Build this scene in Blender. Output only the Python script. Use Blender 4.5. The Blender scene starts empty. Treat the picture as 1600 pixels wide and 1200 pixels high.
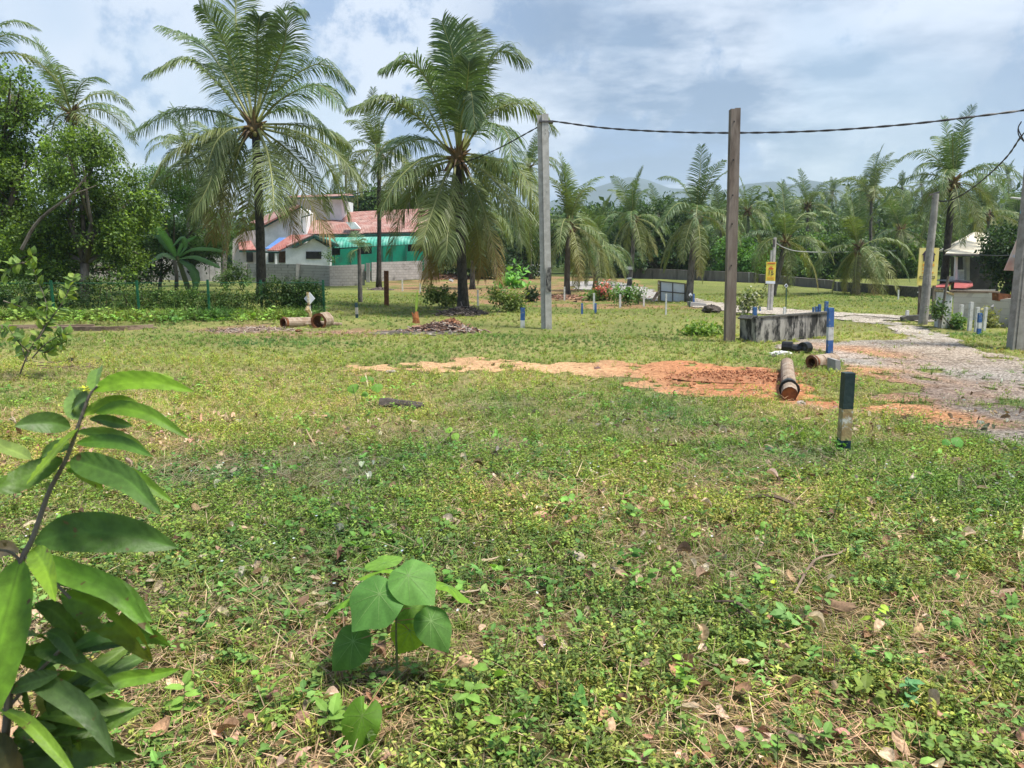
import bpy, math, random
import numpy as np
from mathutils import Vector, Matrix
rng = np.random.default_rng(11)
random.seed(5)
SC = bpy.context.scene
COL = SC.collection
PI = math.pi
A = np.array

# ------------------------------------------------------------------ camera frame
F = 1164.0
PITCH = math.radians(9.75)
CAMZ = 1.65
cp, sp = math.cos(PITCH), math.sin(PITCH)

def vn(x, y, seed=0):
    x = np.asarray(x, float); y = np.asarray(y, float)
    xi = np.floor(x).astype(np.int64); yi = np.floor(y).astype(np.int64)
    fx = x - xi; fy = y - yi
    fx = fx*fx*(3-2*fx); fy = fy*fy*(3-2*fy)
    def h(a, b):
        n = (a*374761393 + b*668265263 + seed*974634777) & 0xffffffff
        n = ((n ^ (n >> 13))*1274126177) & 0xffffffff
        return ((n ^ (n >> 16)) & 0xffff)/65535.0
    return (h(xi, yi)*(1-fx)+h(xi+1, yi)*fx)*(1-fy)+(h(xi, yi+1)*(1-fx)+h(xi+1, yi+1)*fx)*fy

def fbm(x, y, seed=0, o=3):
    r = 0; a = .5; t = 0
    for k in range(o):
        r = r + a*vn(x*2**k, y*2**k, seed+k*7); t += a; a *= .5
    return r/t

def sstep(t):
    t = np.clip(t, 0, 1); return t*t*(3-2*t)

def H(x, y):
    x = np.asarray(x, float); y = np.asarray(y, float)
    h = -0.42*sstep((y-3)/9.0)
    amp = 1-sstep((y-60)/60)
    h = h + (fbm(x/2.6, y/2.6, 3, 2)-.5)*0.11*amp
    hill = sstep((y-150)/260)*np.clip(15+0.05*x, 6, 40) + sstep((y-150)/260)*(fbm(x/70, y/70, 9, 3)-.5)*9
    hill = hill*(1-sstep((y-600)/900))
    return h + hill

def ray(u, v):
    a = (u-800)/F; b = (600-v)/F
    return A([a, cp+b*sp, -sp+b*cp])

def P(u, v, Y):
    d = ray(u, v); t = Y/d[1]
    return A([0, 0, CAMZ]) + d*t

def G(u, v):
    d = ray(u, v); o = A([0, 0, CAMZ]); t = 0.3
    while t < 400:
        p = o+d*t
        if p[2] <= float(H(p[0], p[1])): break
        t += 0.02+t*0.002
    p[2] = float(H(p[0], p[1]))
    return p

def GY(u, Y):            # ground point seen in column u at depth Y
    x = (u-800)/F*(Y*cp+2.0*sp)
    return A([x, Y, float(H(x, Y))])

def M1(Y): return Y/F/cp*1.0     # metres per photo pixel at depth Y

# ------------------------------------------------------------------ mesh builder
ORG = {}
class MB:
    def __init__(s): s.v = []; s.c = []; s.f = []; s.n = 0
    def add(s, v, f, col=(1, 1, 1), mat=0):
        v = np.asarray(v, float).reshape(-1, 3)
        c = np.asarray(col, float)
        if c.ndim == 1: c = np.tile(c, (len(v), 1))
        s.v.append(v); s.c.append(c)
        if isinstance(f, np.ndarray): s.f.append((f+s.n, mat))
        else:
            by = {}
            for q in f: by.setdefault(len(q), []).append(q)
            for k, q in by.items(): s.f.append((np.array(q, dtype=np.int64)+s.n, mat))
        s.n += len(v)
    def build(s, name, mats, parent=None, loc=(0, 0, 0), smooth=False):
        org = A(loc, dtype=float)
        if parent is not None: org = ORG[parent.name]
        V = np.concatenate(s.v)-org; C = np.concatenate(s.c)
        me = bpy.data.meshes.new(name)
        me.vertices.add(len(V)); me.vertices.foreach_set('co', V.astype(np.float32).ravel())
        loops = np.concatenate([f.ravel() for f, m in s.f])
        tot = np.concatenate([np.full(len(f), f.shape[1]) for f, m in s.f])
        mi = np.concatenate([np.full(len(f), m) for f, m in s.f])
        st = np.concatenate([[0], np.cumsum(tot)[:-1]])
        me.loops.add(len(loops)); me.loops.foreach_set('vertex_index', loops.astype(np.int32))
        me.polygons.add(len(tot)); me.polygons.foreach_set('loop_start', st.astype(np.int32))
        if not isinstance(mats, (list, tuple)): mats = [mats]
        for m in mats: me.materials.append(m)
        me.update(calc_edges=True)
        me.polygons.foreach_set('material_index', mi.astype(np.int32))
        me.polygons.foreach_set('use_smooth', np.full(len(tot), bool(smooth)))
        ca = me.color_attributes.new('Col', 'FLOAT_COLOR', 'POINT')
        ca.data.foreach_set('color', np.hstack([C, np.ones((len(C), 1))]).astype(np.float32).ravel())
        me.update()
        o = bpy.data.objects.new(name, me); COL.objects.link(o)
        if parent is not None: o.parent = parent
        else: o.location = org
        ORG[o.name] = org
        return o

def tag(o, label=None, cat=None, group=None, kind=None):
    if label: o['label'] = label
    if cat: o['category'] = cat
    if group: o['group'] = group
    if kind: o['kind'] = kind
    return o

def empty(name, loc, label=None, cat=None, group=None):
    o = bpy.data.objects.new(name, None); COL.objects.link(o)
    o.location = Vector([float(q) for q in loc]); o.empty_display_size = .2
    ORG[o.name] = A(loc, dtype=float)
    return tag(o, label, cat, group)

def nrm(v):
    v = np.asarray(v, float); return v/(np.linalg.norm(v, axis=-1, keepdims=True)+1e-9)

def tube(mb, pts, rad, n=8, col=(1, 1, 1), mat=0, cap=True, wob=0):
    pts = np.asarray(pts, float); m = len(pts)
    rad = np.full(m, rad) if np.isscalar(rad) else np.asarray(rad, float)
    T = nrm(np.gradient(pts, axis=0))
    ref = A([0, 0, 1.]) if abs(T[0][2]) < .9 else A([1., 0, 0])
    V = []
    for i in range(m):
        s = nrm(np.cross(T[i], ref)); b = np.cross(s, T[i])
        a = np.arange(n)/n*2*PI
        r = rad[i]*(1+wob*(rng.random(n)-.5))
        V.append(pts[i]+np.outer(np.cos(a)*r, s)+np.outer(np.sin(a)*r, b))
    V = np.concatenate(V); f = []
    for i in range(m-1):
        for k in range(n):
            f.append((i*n+k, i*n+(k+1) % n, (i+1)*n+(k+1) % n, (i+1)*n+k))
    mb.add(V, np.array(f), col, mat)
    if cap:
        mb.f.append((np.array([[mb.n-m*n+k for k in range(n)][::-1]]), mat))
        mb.f.append((np.array([[mb.n-n+k for k in range(n)]]), mat))

BOXF = np.array([(0, 1, 3, 2), (4, 6, 7, 5), (0, 4, 5, 1), (2, 3, 7, 6), (0, 2, 6, 4), (1, 5, 7, 3)])
def box(mb, c, s, col=(1, 1, 1), mat=0, rz=0, rx=0, ry=0):
    v = A([(i, j, k) for i in (-.5, .5) for j in (-.5, .5) for k in (-.5, .5)])*A(s)
    R = A(Matrix.Rotation(rz, 3, 'Z') @ Matrix.Rotation(ry, 3, 'Y') @ Matrix.Rotation(rx, 3, 'X'))
    mb.add(v@R.T+A(c), BOXF, col, mat)

def bar(mb, a, b, w, d=None, col=(1, 1, 1), mat=0, hint=(0, 1, 0)):   # square bar from a to b
    a = A(a, dtype=float); b = A(b, dtype=float); d = d or w
    T = nrm(b-a); s = nrm(np.cross(T, A(hint, dtype=float))); q = np.cross(s, T)
    v = [p+s*i*w/2+q*j*d/2 for i in (-1, 1) for j in (-1, 1) for p in (a, b)]
    mb.add(v, BOXF, col, mat)

def slab(mb, q, t, col=(1, 1, 1), mat=0):      # thick sheet from planar loop of 3-D points
    q = A(q, dtype=float); n = nrm(np.cross(q[1]-q[0], q[2]-q[0])); k = len(q)
    v = np.concatenate([q, q+n*t])
    f = [tuple(range(k))[::-1], tuple(range(k, 2*k))]+[(i, (i+1) % k, k+(i+1) % k, k+i) for i in range(k)]
    mb.add(v, f, col, mat)

def prism(mb, uv, Y, t, col=(1, 1, 1), mat=0):   # outline standing at depth Y, extruded back by t metres
    q = A([P(u, v, Y) for u, v in uv]); k = len(q)
    v = np.concatenate([q, q+A([0, t, 0])])
    f = [tuple(range(k)), tuple(range(k, 2*k))[::-1]]+[(i, k+i, k+(i+1) % k, (i+1) % k) for i in range(k)]
    mb.add(v, f, col, mat)

def catmull(pts, n):
    pts = A(pts, dtype=float)
    p = np.concatenate([[2*pts[0]-pts[1]], pts, [2*pts[-1]-pts[-2]]])
    out = []; m = len(pts)-1
    for t in np.linspace(0, m-1e-6, n):
        i = int(t); f = t-i; a, b, c, d = p[i:i+4]
        out.append(.5*((2*b)+(-a+c)*f+(2*a-5*b+4*c-d)*f*f+(-a+3*b-3*c+d)*f**3))
    return A(out)

# ------------------------------------------------------------------ materials
def newmat(name):
    m = bpy.data.materials.new(name); m.use_nodes = True
    nt = m.node_tree; nt.nodes.clear()
    out = nt.nodes.new('ShaderNodeOutputMaterial'); b = nt.nodes.new('ShaderNodeBsdfPrincipled')
    nt.links.new(b.outputs[0], out.inputs[0])
    return m, nt, b, out

def mixc(nt, fac, a, b, mode='MIX'):
    n = nt.nodes.new('ShaderNodeMix'); n.data_type = 'RGBA'; n.blend_type = mode
    for k, s in ((0, fac), (6, a), (7, b)):
        if hasattr(s, 'is_output') or isinstance(s, bpy.types.NodeSocket): nt.links.new(s, n.inputs[k])
        elif k == 0: n.inputs[k].default_value = s
        else: n.inputs[k].default_value = (*s, 1)
    return n.outputs[2]

def noise(nt, vec, scale, detail=4, rough=.6, lo=None, hi=None):
    n = nt.nodes.new('ShaderNodeTexNoise'); n.inputs['Scale'].default_value = scale
    n.inputs['Detail'].default_value = detail; n.inputs['Roughness'].default_value = rough
    if vec is not None: nt.links.new(vec, n.inputs['Vector'])
    o = n.outputs[0]
    if lo is not None:
        r = nt.nodes.new('ShaderNodeMapRange'); r.inputs[1].default_value = lo; r.inputs[2].default_value = hi
        r.interpolation_type = 'SMOOTHSTEP'
        nt.links.new(o, r.inputs[0]); o = r.outputs[0]
    return o

def coords(nt, sc=(1, 1, 1), obj=True):
    t = nt.nodes.new('ShaderNodeTexCoord')
    mp = nt.nodes.new('ShaderNodeMapping'); mp.inputs['Scale'].default_value = sc
    nt.links.new(t.outputs['Object'], mp.inputs[0]); return mp.outputs[0]

def surf(name, c1, c2, s=4, c3=None, s3=1.2, lo3=.5, hi3=.68, rough=.85, bump=.3, bs=30, stretch=(1, 1, 1), lo=.35, hi=.65, vcol=False, bd=.01, spec=.3):
    m, nt, b, out = newmat(name)
    vec = coords(nt, stretch)
    c = mixc(nt, noise(nt, vec, s, 6, .65, lo, hi), c1, c2)
    if c3: c = mixc(nt, noise(nt, vec, s3, 5, .7, lo3, hi3), c, c3)
    if vcol:
        at = nt.nodes.new('ShaderNodeAttribute'); at.attribute_name = 'Col'
        c = mixc(nt, 1.0, c, at.outputs[0], 'MULTIPLY')
    nt.links.new(c, b.inputs['Base Color'])
    b.inputs['Roughness'].default_value = rough
    b.inputs['Specular IOR Level'].default_value = spec
    if bump:
        bp = nt.nodes.new('ShaderNodeBump'); bp.inputs['Strength'].default_value = bump; bp.inputs['Distance'].default_value = bd
        nt.links.new(noise(nt, vec, bs, 5, .7), bp.inputs['Height']); nt.links.new(bp.outputs[0], b.inputs['Normal'])
    return m

def leafmat(name, trans=.35, rough=.55, spec=.35, nz=0, ns=40, spots=False):
    m, nt, b, out = newmat(name)
    at = nt.nodes.new('ShaderNodeAttribute'); at.attribute_name = 'Col'
    c = at.outputs[0]
    if nz:
        c = mixc(nt, noise(nt, coords(nt), ns, 4, .6, .35, .7), c, mixc(nt, 1.0, c, (1-nz, 1-nz, 1-nz), 'MULTIPLY'))
    nt.links.new(c, b.inputs['Base Color'])
    b.inputs['Roughness'].default_value = rough; b.inputs['Specular IOR Level'].default_value = spec
    if spots:
        c = mixc(nt, noise(nt, coords(nt), 55, 3, .5, .66, .7), c, (.12, .09, .03)); nt.links.new(c, b.inputs['Base Color'])
        bp = nt.nodes.new('ShaderNodeBump'); bp.inputs['Strength'].default_value = .25; bp.inputs['Distance'].default_value = .002; nt.links.new(noise(nt, coords(nt), 180, 4, .6), bp.inputs['Height']); nt.links.new(bp.outputs[0], b.inputs['Normal'])
    if trans > 0:
        t = nt.nodes.new('ShaderNodeBsdfTranslucent')
        tc = mixc(nt, 1.0, c, (1.35, 1.35, .55), 'MULTIPLY'); nt.links.new(tc, t.inputs[0])
        mx = nt.nodes.new('ShaderNodeMixShader'); mx.inputs[0].default_value = trans
        nt.links.new(b.outputs[0], mx.inputs[1]); nt.links.new(t.outputs[0], mx.inputs[2])
        nt.links.new(mx.outputs[0], out.inputs[0])
    return m

M = {}
M['leaf'] = leafmat('leaf', .35)
M['bigleaf'] = leafmat('glossy_leaf', .35, .47, .4, .35, 45, True)
M['frond'] = leafmat('palm_frond', .28, .5, .4)
M['cover'] = leafmat('ground_plants', .3, .6, .25)
M['dry'] = leafmat('dry_leaf', .12, .8, .15, .35, 90)
M['trunk'] = surf('palm_trunk', (.09, .08, .07), (.2, .18, .155), 9, (.035, .032, .03), 3, bump=.8, bs=14, stretch=(1, 1, .35), bd=.04)
M['trunkdark'] = surf('dark_palm_trunk', (.03, .026, .022), (.075, .065, .055), 9, (.17, .16, .14), 5, lo3=.62, hi3=.72, bump=.8, bs=14, stretch=(1, 1, .5), bd=.04)
M['bark'] = surf('bark', (.1, .08, .06), (.19, .165, .13), 6, (.06, .05, .04), 2, bump=.6, bs=20, stretch=(1, 1, .3), bd=.02)
M['fibre'] = surf('palm_fibre', (.09, .05, .025), (.2, .12, .06), 20, bump=.6)
M['coconut'] = surf('coconut', (.16, .17, .04), (.25, .16, .05), 5, bump=0, rough=.5)
M['stemgreen'] = surf('green_stem', (.08, .12, .03), (.14, .13, .06), 40, bump=.2)
M['conc'] = surf('pole_concrete', (.52, .5, .46), (.4, .38, .34), 6, (.26, .24, .22), 2.2, lo3=.55, hi3=.75, bump=.3, bs=40)
M['concdark'] = surf('weathered_pole', (.16, .125, .1), (.24, .2, .165), 8, (.09, .07, .055), 3, bump=.6, bs=30, stretch=(1, 1, .15))
M['concgrey'] = surf('grey_pole', (.34, .32, .29), (.24, .225, .2), 5, (.15, .14, .125), 2, bump=.4, bs=30)
M['mould'] = surf('mouldy_concrete', (.34, .325, .29), (.19, .18, .16), 4, (.03, .03, .028), 3.6, lo3=.42, hi3=.56, bump=.5, bs=25, stretch=(1, 1, .4))
M['blackm'] = surf('wall_top_mould', (.06, .06, .055), (.12, .115, .1), 8, bump=.5)
M['blue'] = surf('blue_paint', (.035, .1, .28), (.06, .15, .36), 8, (.25, .25, .24), 11, lo3=.57, hi3=.62, rough=.6, bump=.3)
M['darkpaint'] = surf('dark_green_paint', (.018, .035, .035), (.035, .055, .05), 10, (.12, .11, .08), 16, lo3=.66, hi3=.74, rough=.5, bump=.4)
M['bluedark'] = surf('dark_blue_paint', (.012, .035, .045), (.025, .055, .07), 12, (.3, .3, .27), 22, lo3=.62, hi3=.68, rough=.5)
M['yellowed'] = surf('yellowed_whitewash', (.42, .34, .16), (.3, .2, .09), 9, (.6, .58, .5), 7, lo3=.52, hi3=.6, rough=.9, bump=.5)
M['whitepaint'] = surf('old_white_paint', (.66, .66, .63), (.5, .49, .45), 6, (.3, .28, .24), 6, lo3=.55, hi3=.68)
M['whitewall'] = surf('white_plaster', (.8, .8, .8), (.66, .66, .65), 1.2, (.45, .43, .4), .7, lo3=.62, hi3=.8, bump=.1)
M['pinkwall'] = surf('pinkish_plaster', (.62, .55, .53), (.5, .44, .42), 1.2, bump=.1)
M['dark'] = surf('dark_opening', (.012, .012, .012), (.03, .028, .025), 3, bump=0, rough=.4)
M['greentrim'] = surf('dark_green_trim', (.015, .06, .045), (.03, .085, .065), 5, rough=.5, bump=0)
M['greensheet'] = surf('green_sheeting', (.015, .27, .17), (.012, .23, .14), 1.5, (.03, .16, .11), .8, rough=.45, bump=0)
M['bluetarp'] = surf('blue_roof_sheet', (.08, .17, .4), (.12, .23, .48), 2, rough=.5)
M['black'] = surf('black_rubber', (.01, .01, .01), (.025, .025, .025), 12, rough=.4, bump=.2)
M['cable'] = surf('cable', (.02, .02, .022), (.05, .05, .05), 20, bump=0, rough=.5)
M['greycable'] = surf('grey_cable', (.25, .25, .25), (.35, .35, .35), 20, bump=0)
M['wood'] = surf('weathered_wood', (.3, .22, .16), (.2, .14, .1), 6, (.1, .07, .05), 3, bump=.5, stretch=(.3, 1, 1))
M['deadwood'] = surf('dark_dead_wood', (.05, .042, .035), (.11, .09, .075), 8, (.3, .27, .23), 10, lo3=.6, hi3=.7, bump=.8, bd=.03)
M['rust'] = surf('rusty_clay', (.2, .075, .03), (.1, .04, .02), 9, (.3, .2, .12), 6, lo3=.58, hi3=.7, bump=.5)
M['rustbright'] = surf('orange_clay', (.36, .13, .04), (.2, .08, .035), 9, bump=.6)
M['pipe'] = surf('dirty_pipe', (.36, .29, .22), (.22, .15, .1), 7, (.08, .06, .045), 5, lo3=.55, hi3=.7, bump=.5)
M['galv'] = surf('grey_sheet_metal', (.75, .78, .82), (.68, .72, .77), 2, (.6, .6, .6), 1.5, rough=.5, bump=.05)  # gate sheet: brightness of the reflected sky is put into the base colour
M['steel'] = surf('dark_steel', (.07, .07, .075), (.12, .1, .09), 6, rough=.5, bump=0)
M['signwhite'] = surf('white_sign', (.72, .75, .8), (.62, .66, .72), 4, bump=0, rough=.5)
M['signyellow'] = surf('yellow_sign', (.75, .6, .09), (.68, .53, .07), 3, bump=0, rough=.5)
M['signpale'] = surf('faded_yellow_sign', (.76, .62, .14), (.74, .64, .27), 2, bump=0, rough=.5)
M['signred'] = surf('sign_red', (.6, .06, .04), (.55, .08, .05), 5, bump=0)
M['signorange'] = surf('sign_orange', (.75, .38, .06), (.7, .34, .06), 5, bump=0)
M['signblack'] = surf('sign_dark', (.04, .03, .06), (.06, .05, .07), 5, bump=0)
M['signblue'] = surf('sign_blue', (.3, .55, .7), (.4, .62, .75), 5, bump=0)
M['banner'] = surf('pink_banner', (.66, .38, .3), (.74, .5, .42), 1.6, (.7, .62, .56), 1.1, bump=.1)
M['tealcloth'] = surf('teal_banner', (.1, .4, .5), (.15, .5, .6), 3)
M['cream'] = surf('cream_metal_roof', (.68, .62, .48), (.58, .52, .4), 1.2, (.42, .36, .27), .9, bump=.1, rough=.55)
M['redroof2'] = surf('red_sheet_roof', (.42, .11, .1), (.34, .085, .08), 2, bump=.1, rough=.5)
M['greyplaster'] = surf('grey_plaster', (.36, .35, .33), (.26, .25, .24), 2, bump=.2)
M['greenpost'] = surf('green_fence_paint', (.01, .075, .035), (.012, .1, .045), 6, rough=.5, bump=0)
M['rag'] = surf('white_rag', (.7, .7, .66), (.55, .54, .5), 20)
M['flower'] = leafmat('flower_petals', .25, .6)
M['stone'] = surf('stone', (.42, .36, .32), (.3, .26, .23), 8)

def brickmat(name, c1, c2, mort, sx, stain):
    m, nt, b, out = newmat(name)
    g = nt.nodes.new('ShaderNodeTexCoord'); sep = nt.nodes.new('ShaderNodeSeparateXYZ'); nt.links.new(g.outputs['Object'], sep.inputs[0])
    add = nt.nodes.new('ShaderNodeMath'); add.operation = 'ADD'
    nt.links.new(sep.outputs[0], add.inputs[0]); nt.links.new(sep.outputs[1], add.inputs[1])
    cb = nt.nodes.new('ShaderNodeCombineXYZ'); nt.links.new(add.outputs[0], cb.inputs[0]); nt.links.new(sep.outputs[2], cb.inputs[1])
    br = nt.nodes.new('ShaderNodeTexBrick'); nt.links.new(cb.outputs[0], br.inputs[0])
    br.inputs['Color1'].default_value = (*c1, 1); br.inputs['Color2'].default_value = (*c2, 1); br.inputs['Mortar'].default_value = (*mort, 1)
    br.inputs['Scale'].default_value = 1; br.inputs['Brick Width'].default_value = sx; br.inputs['Row Height'].default_value = .2; br.inputs['Mortar Size'].default_value = .012
    c = mixc(nt, noise(nt, g.outputs['Object'], 1.4, 6, .7, .5, .72), br.outputs[0], stain)
    nt.links.new(c, b.inputs['Base Color']); b.inputs['Roughness'].default_value = .9
    bp = nt.nodes.new('ShaderNodeBump'); bp.inputs['Distance'].default_value = .01; bp.inputs['Strength'].default_value = .5
    nt.links.new(br.outputs['Fac'], bp.inputs['Height']); bp.invert = True; nt.links.new(bp.outputs[0], b.inputs['Normal'])
    return m
M['block'] = brickmat('cement_block_wall', (.4, .37, .35), (.32, .3, .28), (.2, .19, .18), .42, (.13, .12, .11))
M['block2'] = brickmat('pale_block_wall', (.58, .54, .48), (.52, .48, .43), (.46, .42, .38), .42, (.38, .34, .29))

def roofmat(name, c1, c2, c3, wave=6):
    m, nt, b, out = newmat(name)
    vec = coords(nt)
    c = mixc(nt, noise(nt, vec, .9, 7, .75, .4, .62), c1, c2)
    c = mixc(nt, noise(nt, coords(nt, (1, .4, 1)), 2.5, 6, .8, .5, .66), c, c3)
    nt.links.new(c, b.inputs['Base Color']); b.inputs['Roughness'].default_value = .8
    w = nt.nodes.new('ShaderNodeTexWave'); w.bands_direction = 'X'; w.inputs['Scale'].default_value = wave
    nt.links.new(vec, w.inputs[0]); bp = nt.nodes.new('ShaderNodeBump'); bp.inputs['Distance'].default_value = .05; bp.inputs['Strength'].default_value = .8
    nt.links.new(w.outputs[1], bp.inputs['Height']); nt.links.new(bp.outputs[0], b.inputs['Normal'])
    return m
M['redroof'] = roofmat('faded_red_roof', (.33, .15, .12), (.42, .27, .23), (.17, .085, .07), 2.2)
M['redroofnew'] = roofmat('bright_red_roof', (.36, .12, .1), (.42, .22, .18), (.3, .09, .07), 2.2)
M['greenroof'] = roofmat('green_awning_sheet', (.04, .3, .21), (.2, .42, .34), (.03, .16, .12), 1.2)

# ground
def groundmat():
    m, nt, b, out = newmat('ground_soil_and_turf')
    vec = coords(nt)
    at = nt.nodes.new('ShaderNodeAttribute'); at.attribute_name = 'Col'
    n1 = noise(nt, vec, 9, 8, .75, .35, .68)
    n2 = noise(nt, vec, 60, 6, .75, .4, .62)
    n3 = noise(nt, vec, .7, 5, .6, .38, .62)
    c = mixc(nt, n1, (.62, .55, .5), (1.2, 1.2, 1.1))
    c = mixc(nt, n2, c, mixc(nt, 1., c, (1.5, 1.4, 1.2), 'MULTIPLY'))
    c = mixc(nt, n3, c, mixc(nt, 1., c, (.78, .9, .75), 'MULTIPLY'))
    c = mixc(nt, 1., c, at.outputs[0], 'MULTIPLY')
    nt.links.new(c, b.inputs['Base Color']); b.inputs['Roughness'].default_value = .95; b.inputs['Specular IOR Level'].default_value = .1
    bp = nt.nodes.new('ShaderNodeBump'); bp.inputs['Distance'].default_value = .04; bp.inputs['Strength'].default_value = .8
    nt.links.new(noise(nt, vec, 35, 8, .8), bp.inputs['Height']); nt.links.new(bp.outputs[0], b.inputs['Normal'])
    return m
M['ground'] = groundmat()
M['gravel'] = surf('road_gravel', (.5, .48, .45), (1.45, 1.42, 1.35), 22, (.5, .44, .38), 4, lo3=.5, hi3=.66, rough=.98, bump=1, bs=45, vcol=True, bd=.03, lo=.42, hi=.6, spec=.1)
M['dirt'] = surf('bare_orange_dirt', (.72, .68, .62), (1.3, 1.3, 1.3), 12, (.55, .48, .45), 3.5, lo3=.52, hi3=.7, rough=.98, bump=.9, bs=60, vcol=True, bd=.02)

# ------------------------------------------------------------------ masks on the ground
def worldpoly(px): return A([G(u, v)[:2] for u, v in px])
def inpoly(x, y, poly):
    r = np.zeros(np.shape(x), bool); n = len(poly)
    for i in range(n):
        x1, y1 = poly[i]; x2, y2 = poly[(i+1) % n]
        c = ((y1 > y) != (y2 > y)) & (x < (x2-x1)*(y-y1)/((y2-y1) if y2 != y1 else 1e-9)+x1)
        r ^= c
    return r
def rough_in(x, y, poly, amp, sc, seed=0):
    dx = (fbm(x*sc, y*sc, seed, 3)-.5)*amp*2; dy = (fbm(x*sc, y*sc, seed+50, 3)-.5)*amp*2
    return inpoly(x+dx, y+dy, poly)
ROAD = worldpoly([(1300, 497), (1345, 492), (1400, 503), (1440, 513), (1490, 529), (1530, 545), (1600, 561), (1900, 600), (2100, 690), (1900, 790), (1600, 708), (1520, 684), (1460, 658), (1400, 650), (1335, 642), (1385, 630), (1415, 604), (1380, 588), (1330, 590), (1318, 560), (1262, 547), (1200, 543), (1262, 533), (1400, 533), (1425, 523), (1385, 508)])
DIRT = worldpoly([(540, 571), (700, 562), (900, 567), (1090, 566), (1150, 570), (1240, 588), (1310, 622), (1350, 636), (1320, 645), (1250, 632), (1150, 627), (1060, 608), (940, 592), (860, 580), (700, 579), (560, 584)])
PATH = worldpoly([(1085, 467), (1160, 479), (1320, 490), (1480, 496), (1480, 504), (1320, 500), (1150, 490), (1080, 480)])
PATH2 = worldpoly([(880, 440), (960, 440), (1010, 450), (1035, 462), (1030, 472), (980, 462), (900, 452)])
SOIL = worldpoly([(600, 440), (650, 432), (760, 421), (900, 424), (1000, 440), (1030, 468), (1090, 480), (1010, 483), (930, 484), (850, 481), (760, 478), (660, 462), (610, 456)])
DEBR = worldpoly([(330, 512), (400, 505), (450, 518), (560, 512), (640, 516), (600, 526), (420, 530), (350, 526)])
def onroad(x, y): return rough_in(x, y, ROAD, .6, 1.6, 1) & (fbm(x*1.7, y*1.7, 93, 3) < .76)
def ondirt(x, y): return rough_in(x, y, DIRT, .8, 1.5, 2) & (fbm(x*2.6, y*2.6, 91, 3) < .7)
def onpath(x, y): return rough_in(x, y, PATH, .4, .8, 3) | rough_in(x, y, PATH2, .4, .8, 3)
def onsoil(x, y): return rough_in(x, y, SOIL, 2.0, .35, 4)
def ondebr(x, y): return rough_in(x, y, DEBR, .8, 1.0, 5)

# ------------------------------------------------------------------ ground sheet
def prog(a, b, first, g):
    r = [a]; s = first
    while r[-1] < b: r.append(r[-1]+s); s *= g
    return r
xs = sorted([-q for q in prog(20, 6000, .3, 1.09)]+list(np.arange(-19.75, 20, .25))+prog(20, 6000, .3, 1.09))
ys = list(np.arange(-8, 32, .25))+prog(32, 5200, .3, 1.045)
xs = A(xs); ys = A(ys)
X, Y = np.meshgrid(xs, ys)
Z = H(X, Y)
def gridfaces(nx, ny):
    i = np.arange((nx-1)*(ny-1)); r = i//(nx-1); c = i % (nx-1); a = r*nx+c
    return np.stack([a, a+1, a+nx+1, a+nx], 1)
near = A([.17, .14, .085]); mid = A([.22, .225, .1]); far = A([.15, .175, .065]); soil = A([.25, .165, .11]); deb = A([.27, .19, .135])
t1 = sstep((Y-4)/7)[..., None]; t2 = sstep((Y-16)/20)[..., None]
gc = near*(1-t1)+mid*t1; gc = gc*(1-t2)+far*t2
w = (fbm(X/3.2, Y/3.2, 31, 3)-.5)[..., None]
gc = gc*(1+w*.5)+A([.05, .03, .015])*np.clip(w, 0, 1)*2
ms = onsoil(X, Y)[..., None]*sstep((fbm(X*.9, Y*.9, 208, 3)-.38)/.12)[..., None]; gc = gc*(1-ms)+ms*soil*(.8+.5*fbm(X, Y, 8)[..., None])
md = ondebr(X, Y)[..., None]; gc = np.where(md, deb, gc)
wood = sstep((Y-72)/10)[..., None]; gc = gc*(1-wood)+A([.06, .085, .03])*wood
g = MB(); g.add(np.stack([X, Y, Z], -1).reshape(-1, 3), gridfaces(len(xs), len(ys)), gc.reshape(-1, 3))
tag(g.build('ground', M['ground'], smooth=True), kind='structure')

def sheet(name, poly, fn, st, mat, colfn, off):
    lo = poly.min(0)-1; hi = poly.max(0)+1; hi[0] = min(hi[0], 34)
    x = np.arange(lo[0], hi[0], st); y = np.arange(lo[1], hi[1], st)
    X, Y = np.meshgrid(x, y); f = gridfaces(len(x), len(y))
    cx = X.ravel()[f].mean(1); cy = Y.ravel()[f].mean(1)
    f = f[fn(cx, cy)]
    used, inv = np.unique(f, return_inverse=True); f = inv.reshape(f.shape)
    ux = X.ravel()[used]; uy = Y.ravel()[used]
    m = MB(); m.add(np.stack([ux, uy, H(ux, uy)+off], -1), f, colfn(ux, uy))
    return tag(m.build(name, mat, smooth=True), kind='structure')
def roadcol(x, y):
    c = np.tile(A([.36, .325, .28]), (len(x), 1))
    def blob(u, v, r, col, k):
        p = G(u, v); d = np.hypot((x-p[0]), (y-p[1])*.6)/r+(fbm(x, y, 12)-.5)*.9
        w = (1-sstep((d-.4)/.8))[:, None]*k; c[:] = c*(1-w)+A(col)*w
    blob(1420, 600, 1.8, (.5, .26, .12), .9); blob(1365, 555, 1.3, (.48, .25, .13), .8); blob(1450, 515, 3, (.46, .42, .36), .8)
    blob(1330, 560, .9, (.4, .39, .37), .7); blob(1540, 640, 2.2, (.2, .175, .165), .8); blob(1380, 640, 1.1, (.5, .25, .12), .9)
    blob(1500, 560, 1.5, (.42, .34, .27), .6); blob(1600, 600, 2, (.3, .28, .265), .6)
    w = (fbm(x*.8, y*.8, 22)-.5)[:, None]; return c*(1+w*.5)
def dirtcol(x, y):
    w = fbm(x*1.1, y*1.1, 42)[:, None]; k = sstep((x-1)/2.5)[:, None]
    c = A([.48, .3, .16])*(1-k)+A([.42, .185, .085])*k
    return c*(.75+.5*w)
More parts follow.
